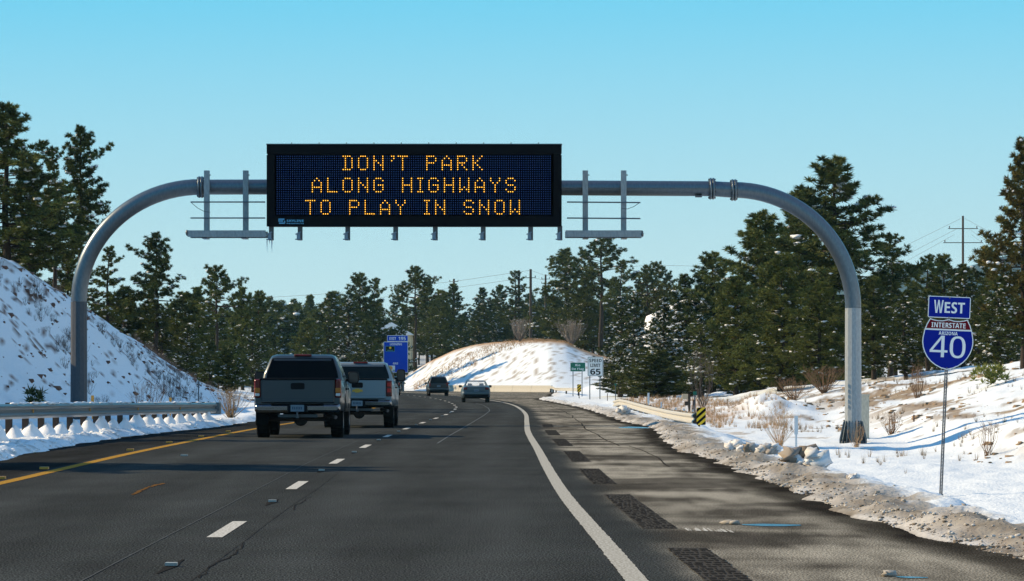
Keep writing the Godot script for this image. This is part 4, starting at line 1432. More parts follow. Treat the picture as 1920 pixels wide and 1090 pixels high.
		o = thing("delineator_post", s[5], "marker post", Vector3(g.x, g.y, g.z))
		var mb := MB.new()
		var m: Material = {"white_post": M.post_white, "steel": M.dark_steel, "rust": M.rust}[s[4]]
		if s[4] == "white_post":
			mb.box(Vector3(0, hgt * 0.75, 0), Vector3(0.095, hgt * 0.5, 0.03))
			mb.box(Vector3(0, hgt * 0.2, 0), Vector3(0.05, hgt * 0.62, 0.028))
		else:
			mb.box(Vector3(0, hgt * 0.45, 0), Vector3(0.045, hgt * 1.1, 0.03))
		part("post", mb, m, o)
		if s[6] == 1:
			var cap := MB.new()
			cap.box(Vector3(0, hgt - 0.04, 0.02), Vector3(0.11, 0.11, 0.02))
			part("cap", cap, M.sign_green, o)
		if s[6] == 2: o.rotation.z = -0.1
	# a meter box on a stump behind the rail
	d = 140.0
	c = at(1287, 762, d)
	o = thing("meter_box", "tan box on a dark stump in the grass behind the sagging rail", "utility box", c)
	var bx := MB.new()
	bx.box(Vector3(-0.06, 0.42, 0), Vector3(0.26, 0.24, 0.2))
	part("tan_board", bx, M.tan_paint, o)
	bx = MB.new()
	bx.box(Vector3(0.13, 0.37, 0), Vector3(0.1, 0.36, 0.12))
	bx.box(Vector3(0.05, 0.12, 0), Vector3(0.24, 0.18, 0.2))
	bx.box(Vector3(0.13, -0.2, 0), Vector3(0.1, 0.8, 0.1))
	part("stump", bx, M.wood_dark, o)
	# controller cabinet
	d = 103.0
	c = at(1620, 822, d)
	o = thing("equipment_cabinet", "tall beige equipment cabinet right behind the light grey gantry post", "cabinet", Vector3(c.x, c.y, c.z))
	bx = MB.new()
	bx.box(Vector3(-0.1, 0.66, 0), Vector3(0.5, 1.42, 0.45))
	part("body", bx, M.beige, o)
	bx = MB.new()
	bx.box(Vector3(-0.1, 1.39, 0), Vector3(0.54, 0.05, 0.5))
	part("lid", bx, M.beige, o)
	bx = MB.new()
	bx.box(Vector3(-0.1, -0.2, 0), Vector3(0.6, 0.34, 0.6))
	part("plinth", bx, M.concrete, o)


# ---------------------------------------------------------------- barriers
func w_rail(path: Array, outward: Array) -> MB:
	var prof := [[0.0, -0.155], [0.035, -0.15], [0.083, -0.11], [0.083, -0.065], [0.02, -0.02], [0.02, 0.02], [0.083, 0.065], [0.083, 0.11], [0.035, 0.15], [0.0, 0.155]]
	var mb := MB.new()
	for sgn in 2:
		for k in prof.size() - 1:
			var rows := []
			for i in path.size():
				var r := []
				for q in [k, k + 1]:
					var n: Vector3 = outward[i]
					r.append(path[i] + n * (prof[q][0] - (0.005 if sgn else 0.0)) + Vector3.UP * prof[q][1])
				rows.append(r)
			mb.grid(rows, false, sgn == 1)
	return mb


func build_barriers() -> void:
	# the steel guardrail before the cutting
	var o := thing("guardrail", "long galvanised guardrail with snow on top in front of the shaded cutting", "guardrail")
	var path := []
	var outw := []
	var RAIL := [40.0, -10.9, 64.0, -10.28, 80.0, -9.85, 98.0, -9.12]
	var TOP := [40.0, 0.9, 64.0, 0.88, 80.0, 0.79, 98.0, 0.67]
	for i in 30:
		var d := 42.0 + i * (56.0 / 29.0)
		path.append(Vector3(lin(RAIL, d), lin(TOP, d) - 0.155, -d))
		outw.append(Vector3(0.99, 0, 0.08).normalized())
	part("rail", w_rail(path, outw), M.galvanised_bright, o)
	var cap := MB.new()
	rng.seed = 9
	for i in 120:
		var d := 43.0 + 55.0 * i / 119.0
		if nz.get_noise_2d(d * 4.0, 55.0) < -0.25: continue
		blob(cap, Vector3(lin(RAIL, d) + rng.randf_range(-0.06, 0.02), lin(TOP, d) + 0.005, -d), Vector3(rng.randf_range(0.05, 0.09), rng.randf_range(0.015, 0.045), 0.34), 0.25, 3, 6)
	tag(part("snow_cap", cap, M.snow_load, o), "", "", "", "stuff")
	for i in 30:
		var d := 43.0 + i * 1.9
		if d > 98.0: break
		var x := lin(RAIL, d) - 0.12
		var p := MB.new()
		p.box(Vector3(x, lin(TOP, d) - 0.5, -d), Vector3(0.13, 1.05, 0.13))
		part("post", p, M.wood_dark, o)
		if i % 4 == 1:
			var t := MB.new()
			t.box(Vector3(lin(RAIL, d) + 0.045, lin(TOP, d) - 0.155, -d), Vector3(0.02, 0.075, 0.075))
			part("amber_reflector", t, M.reflector_amber, o)
		# snow left heaped on each post by the plough
		var y := land(x, d)
		var heap := MB.new()
		var rows := []
		var hh := rng.randf_range(0.22, 0.36)
		for q in 5:
			var f := q / 4.0
			var r := []
			for j in 9:
				var a := TAU * j / 9
				var rad := (0.31 * pow(1.0 - f, 0.9) + 0.02) * rng.randf_range(0.75, 1.25)
				r.append(Vector3(cos(a) * rad * 0.9, -0.08 + (hh + 0.08) * f, sin(a) * rad * 1.4))
			rows.append(r)
		heap.grid(rows, true)
		heap.fan(rows[-1])
		tag(part("snow_heap", heap, M.snow_load, self, Vector3(x + 0.12, y, -d)), "cone of snow heaped round a post under the galvanised guardrail", "snow heap", "snow heaps under the guardrail")
	for px in [[173.0, 748.0, 78.0], [319.0, 751.0, 90.0]]:
		var c := at(px[0], px[1], px[2])
		var t := MB.new()
		t.box(c, Vector3(0.07, 0.16, 0.02))
		t.box(c - Vector3(0, 0.25, 0.02), Vector3(0.04, 0.5, 0.02))
		part("amber_tab", t, M.reflector_amber, o)
	# rail end: turned-down terminal
	var e := MB.new()
	e.box(Vector3(-9.1, 0.5, -98.3), Vector3(0.28, 0.36, 0.5))
	part("end_terminal", e, M.galvanised, o)

	# the sagging rail on the other side
	o = thing("guardrail", "pale sagging guardrail bent down at its far end beside dry grass", "guardrail")
	path = []
	outw = []
	var pts := [[1152, 757.5, 156.0], [1162, 754.5, 150.0], [1176, 757.5, 144.0], [1200, 764.5, 132.0], [1225, 771.0, 121.0], [1255, 778.0, 110.0], [1280, 782.5, 102.0], [1304, 786.0, 95.0]]
	for i in pts.size() - 1:
		for k in 5:
			var f := k / 5.0
			var a: Array = pts[i]
			var b: Array = pts[i + 1]
			path.append(at(lerpf(a[0], b[0], f), lerpf(a[1], b[1], f), lerpf(a[2], b[2], f)))
			outw.append(Vector3(-0.98, 0, 0.2).normalized())
	path.append(at(pts[-1][0], pts[-1][1], pts[-1][2]))
	outw.append(Vector3(-0.98, 0, 0.2).normalized())
	part("rail", w_rail(path, outw), M.rail_cream, o)
	var top := MB.new()
	for i in path.size() - 1:
		var a: Vector3 = path[i] + Vector3(0.04, 0.165, 0)
		var b: Vector3 = path[i + 1] + Vector3(0.04, 0.165, 0)
		blob(top, a.lerp(b, 0.5), Vector3(0.05, 0.02 + 0.03 * rng.randf(), a.distance_to(b) * 0.4), 0.4, 3, 6)
	tag(part("debris", top, M.dirt_lump, o), "", "", "", "stuff")
	for i in range(0, path.size(), 2):
		var p := MB.new()
		var q: Vector3 = path[i]
		p.box(q + Vector3(0.14, -0.35, 0), Vector3(0.18, 1.0, 0.15))
		part("post", p, M.wood_dark, o)
	for px in [[1235, 757, 124.0], [1262, 768, 112.0], [1277, 770, 106.0], [1293, 772, 100.0]]:
		var c := at(px[0], px[1], px[2])
		var p := MB.new()
		p.box(c + Vector3(0.1, -0.15, 0), Vector3(0.05, 0.42, 0.03))
		part("tab_post", p, M.post_white, o)
	# the short rail past the green sign
	o = thing("guardrail", "short far guardrail joining the end of the concrete barrier", "guardrail")
	path = []
	outw = []
	for q in [[1031, 727, 368.0], [1036, 727, 360.0], [1041, 730, 345.0], [1060, 730.5, 310.0], [1083, 731, 275.0]]:
		path.append(at(q[0], q[1], q[2]))
		outw.append(Vector3(-0.6, 0, 0.8).normalized())
	var far_rail := w_rail(path, outw)
	part("rail", far_rail, M.rail_cream, o)
	for i in path.size():
		var p := MB.new()
		p.box(path[i] + Vector3(0.1, -0.4, -0.12), Vector3(0.15, 0.9, 0.18))
		part("post", p, M.wood_dark, o)

	# concrete barrier round the outside of the bend, in cast lengths
	o = thing("concrete_barrier", "beige concrete barrier round the outside of the far bend below the snow mound", "barrier")
	var xs := []
	var bd := func(x: float) -> float: return 370.0 + maxf(0.0, 4.6 - x) * 2.15
	var x := 4.6
	while x > -9.0:
		xs.append(x)
		x -= 2.2
	for i in xs.size() - 1:
		var a := Vector3(xs[i], 0, -bd.call(xs[i]))
		var b := Vector3(xs[i + 1], 0, -bd.call(xs[i + 1]))
		b = b.lerp(a, 0.01)
		var out := (b - a).cross(Vector3.UP).normalized()
		if out.z < 0: out = -out
		var rows := []
		for q in [a, b]:
			var r := []
			for s in [[0.3, -0.2], [0.3, 0.08], [0.18, 0.33], [0.1, 0.78], [-0.1, 0.78], [-0.18, 0.33], [-0.3, 0.08], [-0.3, -0.2]]:
				r.append(q + out * s[0] + Vector3.UP * s[1])
			rows.append(r)
		var mb := MB.new()
		for k in 7: mb.quad(rows[0][k], rows[0][k + 1], rows[1][k + 1], rows[1][k])
		mb.fan(rows[0]); mb.fan(rows[1], true)
		part("barrier_length", mb, M.barrier_beige, o)


# ---------------------------------------------------------------- far things
func build_far() -> void:
	var lines := []
	for s in [[995, 505, 640, 505.0, 0.24, [[0.88, 1.6]], "taller wooden power pole standing clear over the snow mound"], [973, 507, 640, 520.0, 0.22, [[0.72, 1.4]], "wooden power pole half hidden by the spreading pine over the mound"], [1023, 515, 600, 620.0, 0.22, [[0.9, 1.6], [0.8, 1.6], [0.7, 1.4]], "small power pole with several arms next to the taller wooden pole"], [851, 523, 600, 640.0, 0.24, [[0.93, 1.8]], "short power pole top with one arm over the cone-shaped pines"], [1806, 405, 640, 420.0, 0.17, [[0.9, 3.9], [0.79, 5.2], [0.55, 3.4]], "tall power pole with three crossarms above the wood by the route shield"]]:
		var d: float = s[3]
		var u := d / FOCAL
		var b := at(s[0], s[2], d)
		var h: float = (s[2] - s[1]) * u
		var o := thing("power_pole", s[6], "power pole", b)
		var mb := MB.new()
		mb.tube([Vector3(0, -8, 0), Vector3(0, h, 0)], [s[4] * 1.25, s[4] * 0.8], 8)
		part("pole", mb, M.wood_dark, o)
		for arm in s[5]:
			var y: float = h * arm[0]
			if s[0] > 1800: y = h - (1.0 - arm[0]) * 24.0 * 0.35 * 2.0
			var ab := MB.new()
			ab.box(Vector3(0, y, 0.2), Vector3(arm[1], 0.1, 0.1))
			part("crossarm", ab, M.wood_dark, o)
			for q in [-0.46, 0.46]:
				var ins := MB.new()
				ins.lathe(Vector3(arm[1] * q, y + 0.08, 0.2), Vector3.UP, [Vector2(0.05, 0.0), Vector2(0.09, 0.08), Vector2(0.06, 0.16), Vector2(0.09, 0.2), Vector2(0.0, 0.3)], 8)
				part("insulator", ins, M.dark_steel, o)
	for s in [
		["power lines sagging away from the tall crossarm pole towards the picture middle", [[[1802, 410], [1700, 460], [1600, 500], [1480, 532]], [[1797, 428], [1700, 478], [1610, 512]], [[1790, 440], [1700, 490], [1620, 520]]], 420.0, 700.0],
		["power lines running out past the brown-gold pine from the crossarm pole", [[[1810, 410], [1850, 432], [1890, 452], [1935, 470]], [[1815, 428], [1850, 452], [1886, 476]], [[1822, 440], [1860, 470], [1895, 495]]], 420.0, 380.0],
		["power lines strung faintly across the sky over the mound poles", [[[1023, 517], [995, 507], [851, 528], [600, 552], [470, 560]], [[1023, 526], [995, 520], [851, 540], [700, 560]], [[1100, 508], [1023, 517]], [[1330, 500], [1220, 497], [1100, 508]]], 505.0, 640.0]]:
		var o := thing("power_line", s[0], "power lines")
		for w in s[1]:
			var p := []
			var r := []
			for i in w.size():
				var d := lerpf(s[2], s[3], float(i) / (w.size() - 1))
				p.append(at(w[i][0], w[i][1], d))
				r.append(0.022 * d / 500.0)
			var mb := MB.new()
			mb.tube(p, r, 4, false)
			part("wire", mb, M.wire, o)
	# pale house among the trees behind the services sign
	var d := 520.0
	var c := at(735, 664, d)
	var o := thing("house", "pale house with a snowy roof glimpsed between pines behind the services sign", "house", c)
	var mb := MB.new()
	mb.box(Vector3(0, 0.0, 0), Vector3(6.5, 6.4, 8))
	part("wall", mb, M.cream_wall, o)
	mb = MB.new()
	mb.quad(Vector3(-3.8, 3.0, 4.4), Vector3(-3.8, 3.0, -4.4), Vector3(0, 5.1, -4.4), Vector3(0, 5.1, 4.4))
	mb.quad(Vector3(0, 5.1, 4.4), Vector3(0, 5.1, -4.4), Vector3(3.8, 3.0, -4.4), Vector3(3.8, 3.0, 4.4))
	mb.tri(Vector3(-3.8, 3.0, 4.4), Vector3(0, 5.1, 4.4), Vector3(3.8, 3.0, 4.4))
	mb.tri(Vector3(-3.8, 3.0, -4.4), Vector3(3.8, 3.0, -4.4), Vector3(0, 5.1, -4.4))
	part("roof", mb, M.snow_load, o)
	for q in [[-2.0, 1.4], [1.2, 1.4], [-2.0, -1.2]]:
		mb = MB.new()
		mb.box(Vector3(q[0], q[1], 4.0), Vector3(0.9, 1.3, 0.1))
		part("window", mb, M.dark_glass, o)
	# the shoulder of a far mountain in the gap
	mb = MB.new()
	var rows := []
	for i in 9:
		var r := []
		for j in 25:
			var a := (j - 12.0) / 12.0
			var f := (i - 4.0) / 4.0
			var hgt := 158.0 * exp(-a * a * 2.2) * exp(-f * f * 2.0) * (1.0 + 0.25 * nb.get_noise_2d(j * 30.0, i * 30.0))
			r.append(Vector3(575.0 + a * 520.0, hgt - 12.0, -4000.0 - f * 500.0))
		rows.append(r)
	mb.grid(rows)
	tag(part("mountain", mb, M.far_wood, self), "", "", "", "structure")
	# snowy knolls showing between trunks in the woods
	for q in [[1310, 556, 330.0, 7.0, 1.0, "snowy knoll showing between pines over the striped marker board"]]:
		mb = MB.new()
		blob(mb, Vector3.ZERO, Vector3(q[3], q[4] + 6.0, q[3]), 0.06, 8, 18)
		var w := at(q[0], q[1], q[2])
		tag(part("hill", mb, M.snow_load, self, Vector3(w.x, w.y - q[4] - 6.0, w.z - q[3])), "", "", "", "structure")


# ---------------------------------------------------------------- vehicles (x right, y up, s forward of the tail along -z)
func hull(p: Dictionary) -> MB:
	var mb := MB.new()
	var rows := []
	var L: float = p.length
	var n := 64
	for i in n + 1:
		var s := L * i / n
		var hw: float = lin(p.half, s)
		var top: float = lin(p.top, s)
		var yb: float = lin(p.sill, s)
		for wc in p.wheels:
			var q := absf(s - wc)
			if q < p.arch: yb = maxf(yb, p.radius * 0.9 + sqrt(maxf(0.0, p.arch * p.arch - q * q)))
		yb = minf(yb, top - 0.12)
		var flare := 0.0
		for wc in p.wheels: flare = maxf(flare, p.get("flare", 0.03) * (1.0 - ss(p.arch * 0.95, p.arch * 1.35, absf(s - wc))))
		var half := [[hw - 0.10, yb], [hw - 0.015 + flare, yb + 0.015], [hw + flare, lerpf(yb, top, 0.3)], [hw + flare * 0.5, lerpf(yb, top, 0.6)], [hw - 0.012, lerpf(yb, top, 0.84)], [hw - 0.05, top - 0.035], [hw - 0.1, top], [hw * 0.5, top + p.get("crown", 0.012)]]
		var r := []
		for k in half: r.append(Vector3(k[0], k[1], -s))
		r.append(Vector3(0, top + p.get("crown", 0.012), -s))
		for k in range(half.size() - 1, -1, -1): r.append(Vector3(-half[k][0], half[k][1], -s))
		rows.append(r)
	mb.grid(rows)
	mb.fan(rows[0], true)
	mb.fan(rows[-1])
	return mb


func ring(y: float, back: float, front: float, hw: float, r: float) -> Array:
	var o := []
	var cz := -(back + front) / 2
	for v in rrect(hw * 2, front - back, minf(r, hw * 0.9), 4):
		o.append(Vector3(v.x, y, cz - v.y))
	return o


func house_at(g: Array, y: float) -> Array:   # [back, front, half width] of the cabin at a height
	for i in g.size() - 1:
		if y <= g[i + 1][0]:
			var f := clampf((y - g[i][0]) / (g[i + 1][0] - g[i][0]), 0, 1)
			return [lerpf(g[i][1], g[i + 1][1], f), lerpf(g[i][2], g[i + 1][2], f), lerpf(g[i][3], g[i + 1][3], f)]
	return [g[-1][1], g[-1][2], g[-1][3]]


func cabin(g: Array, r := 0.12) -> MB:
	var mb := MB.new()
	var rows := []
	for q in g: rows.append(ring(q[0], q[1], q[2], q[3], q[4] if q.size() > 4 else r))
	mb.grid(rows, true, true)
	mb.fan(rows[-1], true)
	return mb


func back_glass(g: Array, y0: float, y1: float, k0: float, k1: float, off := 0.012, at_front := false) -> MB:
	var mb := MB.new()
	var rows := []
	for i in 5:
		var y := lerpf(y0, y1, i / 4.0)
		var h := house_at(g, y)
		var k := lerpf(k0, k1, i / 4.0)
		var r := []
		for j in 7:
			var f := j / 3.0 - 1.0
			var z: float = -(h[1] + off) if at_front else -(h[0] - off)
			r.append(Vector3(f * h[2] * k, y, z))
		rows.append(r)
	mb.grid(rows, false, not at_front)
	return mb


func side_glass(g: Array, y0: float, y1: float, a0: float, a1: float, b0: float, b1: float, sgn: float) -> MB:
	var mb := MB.new()
	var rows := []
	for i in 5:
		var f := i / 4.0
		var y := lerpf(y0, y1, f)
		var h := house_at(g, y)
		rows.append([Vector3(sgn * (h[2] + 0.008), y, -lerpf(a0, a1, f)), Vector3(sgn * (h[2] + 0.008), y, -lerpf(b0, b1, f))])
	mb.grid(rows, false, sgn < 0)
	return mb


func wheel(o: Node3D, x: float, s: float, r: float, w: float) -> void:
	var sg := signf(x)
	var c := Vector3(x, r - 0.008, -s)
	var t := MB.new()
	t.lathe(c, Vector3.RIGHT, [Vector2(r * 0.62, -w * 0.5), Vector2(r * 0.9, -w * 0.5), Vector2(r * 0.985, -w * 0.42), Vector2(r, -w * 0.28), Vector2(r, w * 0.28), Vector2(r * 0.985, w * 0.42), Vector2(r * 0.9, w * 0.5), Vector2(r * 0.62, w * 0.5), Vector2(r * 0.6, w * 0.3), Vector2(r * 0.6, -w * 0.3), Vector2(r * 0.62, -w * 0.5)], 32)
	for k in 40:   # tread blocks
		var a := TAU * k / 40
		t.box(c + Vector3((0.2 if k % 2 else -0.2) * w, cos(a) * r, sin(a) * r), Vector3(w * 0.48, 0.018, r * 0.09), Basis(Vector3.RIGHT, a))
	var tyre := part("wheel", t, M.rubber, o)
	var m := MB.new()
	m.lathe(c + Vector3(sg * w * 0.3, 0, 0), Vector3(sg, 0, 0), [Vector2(r * 0.6, 0.0), Vector2(r * 0.61, w * 0.16), Vector2(r * 0.55, w * 0.16), Vector2(r * 0.5, 0.0), Vector2(r * 0.14, -0.01), Vector2(r * 0.14, 0.03), Vector2(0, 0.035)], 24)
	for k in 6:
		var a := TAU * k / 6
		m.box(c + Vector3(sg * w * 0.34, cos(a) * r * 0.34, sin(a) * r * 0.34), Vector3(0.035, r * 0.46, r * 0.15), Basis(Vector3.RIGHT, a))
	part("rim", m, M.alloy, tyre)


func mirror(o: Node3D, x: float, y: float, s: float, w: float, h: float, m: Material) -> void:
	var mb := MB.new()
	var c := Vector3(x + signf(x) * w * 0.5, y, -s)
	blob_box(mb, c, Vector3(w, h, 0.14))
	mb.box(Vector3(x - signf(x) * 0.02, y - h * 0.25, -s), Vector3(0.16, 0.05, 0.06))
	var o2 := part("mirror", mb, m, o)
	var g := MB.new()
	g.slab(rrect(w * 0.82, h * 0.82, minf(w, h) * 0.2), 0.004, 0.0)
	part("glass", g, M.mirror_glass, o2, c + Vector3(0, 0, 0.072))


func blob_box(mb: MB, c: Vector3, s: Vector3) -> void:
	var rows := []
	for q in [[-0.5, 0.8], [-0.36, 1.0], [0.36, 1.0], [0.5, 0.9]]:
		var r := []
		for v in rrect(s.x * q[1], s.y * q[1], minf(s.x, s.y) * 0.28 * q[1]): r.append(c + Vector3(v.x, v.y, s.z * q[0]))
		rows.append(r)
	mb.grid(rows, true)
	mb.fan(rows[0], true); mb.fan(rows[-1])


func boxpart(o: Node3D, called: String, c: Vector3, s: Vector3, m: Material, r := 0.02) -> MeshInstance3D:
	var mb := MB.new()
	var rows := []
	var k := minf(r, s.z * 0.4)
	for q in [[-s.z / 2, -k], [-s.z / 2 + k, 0.0], [s.z / 2 - k, 0.0], [s.z / 2, -k]]:
		var ro := []
		for v in rrect(s.x + q[1] * 2, s.y + q[1] * 2, minf(r, minf(s.x, s.y) * 0.45)): ro.append(c + Vector3(v.x, v.y, q[0]))
		rows.append(ro)
	mb.grid(rows, true)
	mb.fan(rows[0], true); mb.fan(rows[-1])
	return part(called, mb, m, o)


func number_plate(o: Node3D, c: Vector3, w := 0.31, h := 0.155) -> void:
	var mb := MB.new()
	mb.slab(rrect(w, h, 0.012), 0.004, -0.004)
	var p := part("number_plate", mb, M.plate_white, o, c)
	var t := MB.new()
	for k in 6:
		t.slab(PackedVector2Array([Vector2(-0.115 + k * 0.04, -0.03), Vector2(-0.092 + k * 0.04, -0.03), Vector2(-0.092 + k * 0.04 - 0.004 * (k % 2), 0.035), Vector2(-0.115 + k * 0.04, 0.035 - 0.006 * (k % 3))]), 0.006, 0.003)
	part("faded_characters", t, M.plate_ink, p)


func pickup(o: Node3D, p: Dictionary) -> void:
	var paint: Material = p.paint
	part("body", hull({"length": 5.85, "half": [0.0, 0.965, 0.12, 1.0, 4.9, 1.0, 5.5, 0.95, 5.85, 0.82], "top": [0.0, 1.36, 4.1, 1.37, 4.35, 1.33, 5.3, 1.22, 5.7, 1.12, 5.85, 0.95], "sill": [0.0, 0.66, 0.5, 0.62, 5.85, 0.55], "wheels": [1.25, 4.85], "arch": p.r + 0.13, "radius": p.r, "flare": 0.045}), paint, o)
	var g := [[1.34, 2.02, 4.45, 0.95, 0.1], [1.5, 2.06, 4.2, 0.92, 0.1], [1.84, 2.17, 3.62, 0.785, 0.12], [1.93, 2.26, 3.45, 0.735, 0.16], [1.965, 2.42, 3.3, 0.64, 0.2]]
	var ky: float = p.roof / 1.98
	for q in g: q[0] = 1.34 + (q[0] - 1.34) * (p.roof - 1.34) / 0.64
	part("cab", cabin(g), paint, o)
	part("rear_window", back_glass(g, 1.41, lerpf(1.34, p.roof, 0.83), 0.9, 0.93), p.glass, o)
	part("windscreen", back_glass(g, 1.42, lerpf(1.34, p.roof, 0.83), 0.9, 0.88, 0.012, true), M.dark_glass, o)
	for sg in [-1.0, 1.0]:
		part("side_window", side_glass(g, 1.42, lerpf(1.34, p.roof, 0.82), 2.2, 2.34, 2.95, 2.95, sg), M.dark_glass, o)
		part("side_window", side_glass(g, 1.42, lerpf(1.34, p.roof, 0.82), 3.05, 3.05, 4.1, 3.55, sg), M.dark_glass, o)
		for s in [2.72, 3.9]: boxpart(o, "door_handle", Vector3(sg * 1.012, 1.14, -s), Vector3(0.03, 0.04, 0.2), M.black_plastic, 0.012)
		var gap := MB.new()
		for s in [2.1, 2.98, 4.12]: gap.box(Vector3(sg * 0.998, 1.0, -s), Vector3(0.01, 0.66, 0.012))
		part("door_gap", gap, M.black_plastic, o)
		wheel(o, sg * 0.86, 1.25, p.r, 0.29)
		wheel(o, sg * 0.86, 4.85, p.r, 0.29)
		mirror(o, sg * 1.0, p.mirror_y, 4.05, p.mirror_w, p.mirror_h, M.black_plastic)
		boxpart(o, "mud_flap", Vector3(sg * 0.86, 0.5, -0.72), Vector3(0.3, 0.42, 0.02), M.rubber, 0.01)
		# tail lamps wrap the corner
		var x: float = sg * p.lamp_x
		boxpart(o, "tail_lamp", Vector3(x, p.lamp_y, -0.02), Vector3(p.lamp_w, p.lamp_h, 0.1), M.lamp_red, 0.03)
		boxpart(o, "tail_lamp_amber", Vector3(x, p.lamp_y - p.lamp_h * (0.1 if p.old else 0.38), 0.034), Vector3(p.lamp_w * 0.8, p.lamp_h * (0.26 if p.old else 0.14), 0.012), M.lamp_amber if p.old else M.lamp_dark, 0.015)
		if p.old: boxpart(o, "reverse_lamp", Vector3(x, p.lamp_y - p.lamp_h * 0.33, 0.034), Vector3(p.lamp_w * 0.7, p.lamp_h * 0.14, 0.012), M.lamp_clear, 0.012)
		if not p.old:
			for q in [0.24, -0.12]: boxpart(o, "tail_lamp_glow", Vector3(x, p.lamp_y + q * p.lamp_h, 0.034), Vector3(p.lamp_w * 0.62, p.lamp_h * 0.24, 0.012), M.lamp_bright, 0.02)
	boxpart(o, "tailgate", Vector3(0, 1.09, 0.005), Vector3(p.gate, 0.55, 0.07), paint, 0.02)
	boxpart(o, "tailgate_cap", Vector3(0, 1.38, -0.01), Vector3(p.gate + 0.08, 0.05, 0.1), M.black_plastic, 0.012)
	boxpart(o, "tailgate_crease", Vector3(0, 0.865, 0.03), Vector3(p.gate, 0.075, 0.04), paint, 0.02)
	boxpart(o, "tailgate_handle", Vector3(p.handle_x, 1.215, 0.042), Vector3(0.32, 0.15, 0.02), M.black_plastic, 0.04)
	boxpart(o, "brake_lamp", Vector3(0, lerpf(1.34, p.roof, 0.94), -2.235), Vector3(0.42, 0.05, 0.05), M.lamp_red, 0.02)
	boxpart(o, "bed_cover", Vector3(0, 1.345, -1.05), Vector3(1.72, 0.05, 1.9), M.black_plastic, 0.01)
	# bumper
	boxpart(o, "bumper", Vector3(0, 0.7, 0.06), Vector3(1.96, 0.19, 0.2), M.chrome, 0.05)
	boxpart(o, "bumper_step", Vector3(0, 0.797, 0.075), Vector3(1.2, 0.02, 0.16), M.black_plastic, 0.008)
	boxpart(o, "bumper_recess", Vector3(p.plate_x, 0.69, 0.162), Vector3(0.46, 0.17, 0.01), M.black_plastic, 0.02)
	number_plate(o, Vector3(p.plate_x, 0.7, 0.172))
	# underside
	boxpart(o, "floor_pan", Vector3(0, 0.62, -2.9), Vector3(1.6, 0.1, 5.4), M.black_plastic, 0.02)
	var ax := MB.new()
	ax.tube([Vector3(-0.8, p.r, -1.25), Vector3(0.8, p.r, -1.25)], [0.05, 0.05], 8)
	ax.lathe(Vector3(0, p.r, -1.25), Vector3(0, 0, 1), [Vector2(0.0, -0.16), Vector2(0.13, -0.12), Vector2(0.17, 0.0), Vector2(0.13, 0.12), Vector2(0.0, 0.16)], 12)
	part("axle", ax, M.dark_steel, o)
	var hitch := MB.new()
	hitch.box(Vector3(0, 0.52, -0.05), Vector3(0.9, 0.07, 0.07))
	hitch.box(Vector3(0, 0.5, 0.1), Vector3(0.065, 0.065, 0.3))
	hitch.tube([Vector3(0.0, 0.53, 0.24), Vector3(0.0, 0.6, 0.24)], [0.03, 0.018], 8)
	hitch.lathe(Vector3(0, 0.6, 0.24), Vector3.UP, [Vector2(0.0, -0.03), Vector2(0.03, 0.0), Vector2(0.026, 0.03), Vector2(0.0, 0.045)], 10)
	part("tow_hitch", hitch, M.dark_steel, o)
	var sp := MB.new()
	sp.lathe(Vector3(0, 0.55, -0.75), Vector3.UP, [Vector2(0.2, -0.1), Vector2(0.36, -0.1), Vector2(0.38, 0.0), Vector2(0.36, 0.1), Vector2(0.2, 0.1)], 20)
	part("spare_wheel", sp, M.rubber, o)
	var ex := MB.new()
	ex.tube([Vector3(0.62, 0.5, -1.9), Vector3(0.66, 0.52, -0.6), Vector3(0.86, 0.48, -0.35)], [0.045, 0.045, 0.045], 10)
	part("exhaust", ex, M.dark_steel, o)
	boxpart(o, "grille", Vector3(0, 0.98, -5.83), Vector3(1.3, 0.3, 0.08), M.black_plastic, 0.03)
	for sg in [-1.0, 1.0]: boxpart(o, "headlight", Vector3(sg * 0.66, 1.0, -5.76), Vector3(0.28, 0.2, 0.12), M.lamp_clear, 0.03)
	boxpart(o, "front_bumper", Vector3(0, 0.68, -5.84), Vector3(1.7, 0.22, 0.16), M.chrome, 0.05)


func car(o: Node3D, p: Dictionary) -> void:
	var g: Array = p.cabin
	part("body", hull(p), p.paint, o)
	for sg in [-1.0, 1.0]:
		for s in p.wheels: wheel(o, sg * (p.track), s, p.radius, 0.2)
		mirror(o, sg * (lin(p.half, p.mirror_s) - 0.02), p.mirror_y, p.mirror_s, 0.2, 0.16, M.black_plastic)
		boxpart(o, "tail_lamp", Vector3(sg * p.lamp.x, p.lamp.y, 0.0 - p.lamp_s), Vector3(p.lamp_size.x, p.lamp_size.y, 0.14), M.lamp_red, 0.03)
		boxpart(o, "headlight", Vector3(sg * p.lamp.x * 0.9, 0.68, -p.length + 0.1), Vector3(0.28, 0.14, 0.12), M.lamp_clear, 0.03)
	boxpart(o, "bumper", Vector3(0, p.bump_y, -0.03), Vector3(p.half[1] * 2 + 0.04, p.bump_h, 0.18), p.bump, 0.05)
	boxpart(o, "lower_bumper", Vector3(0, p.low_y, 0.0), Vector3(p.half[1] * 2 - 0.1, p.low_h, 0.16), M.black_plastic, 0.04)
	number_plate(o, Vector3(0, p.plate_y, 0.075))
	boxpart(o, "boot_lid", Vector3(0, p.boot.y, -p.boot_s), Vector3(p.boot.x, p.boot_h, 0.06), p.paint, 0.03)
	boxpart(o, "floor_pan", Vector3(0, 0.3, -p.length / 2), Vector3(1.3, 0.1, p.length - 0.5), M.black_plastic, 0.02)


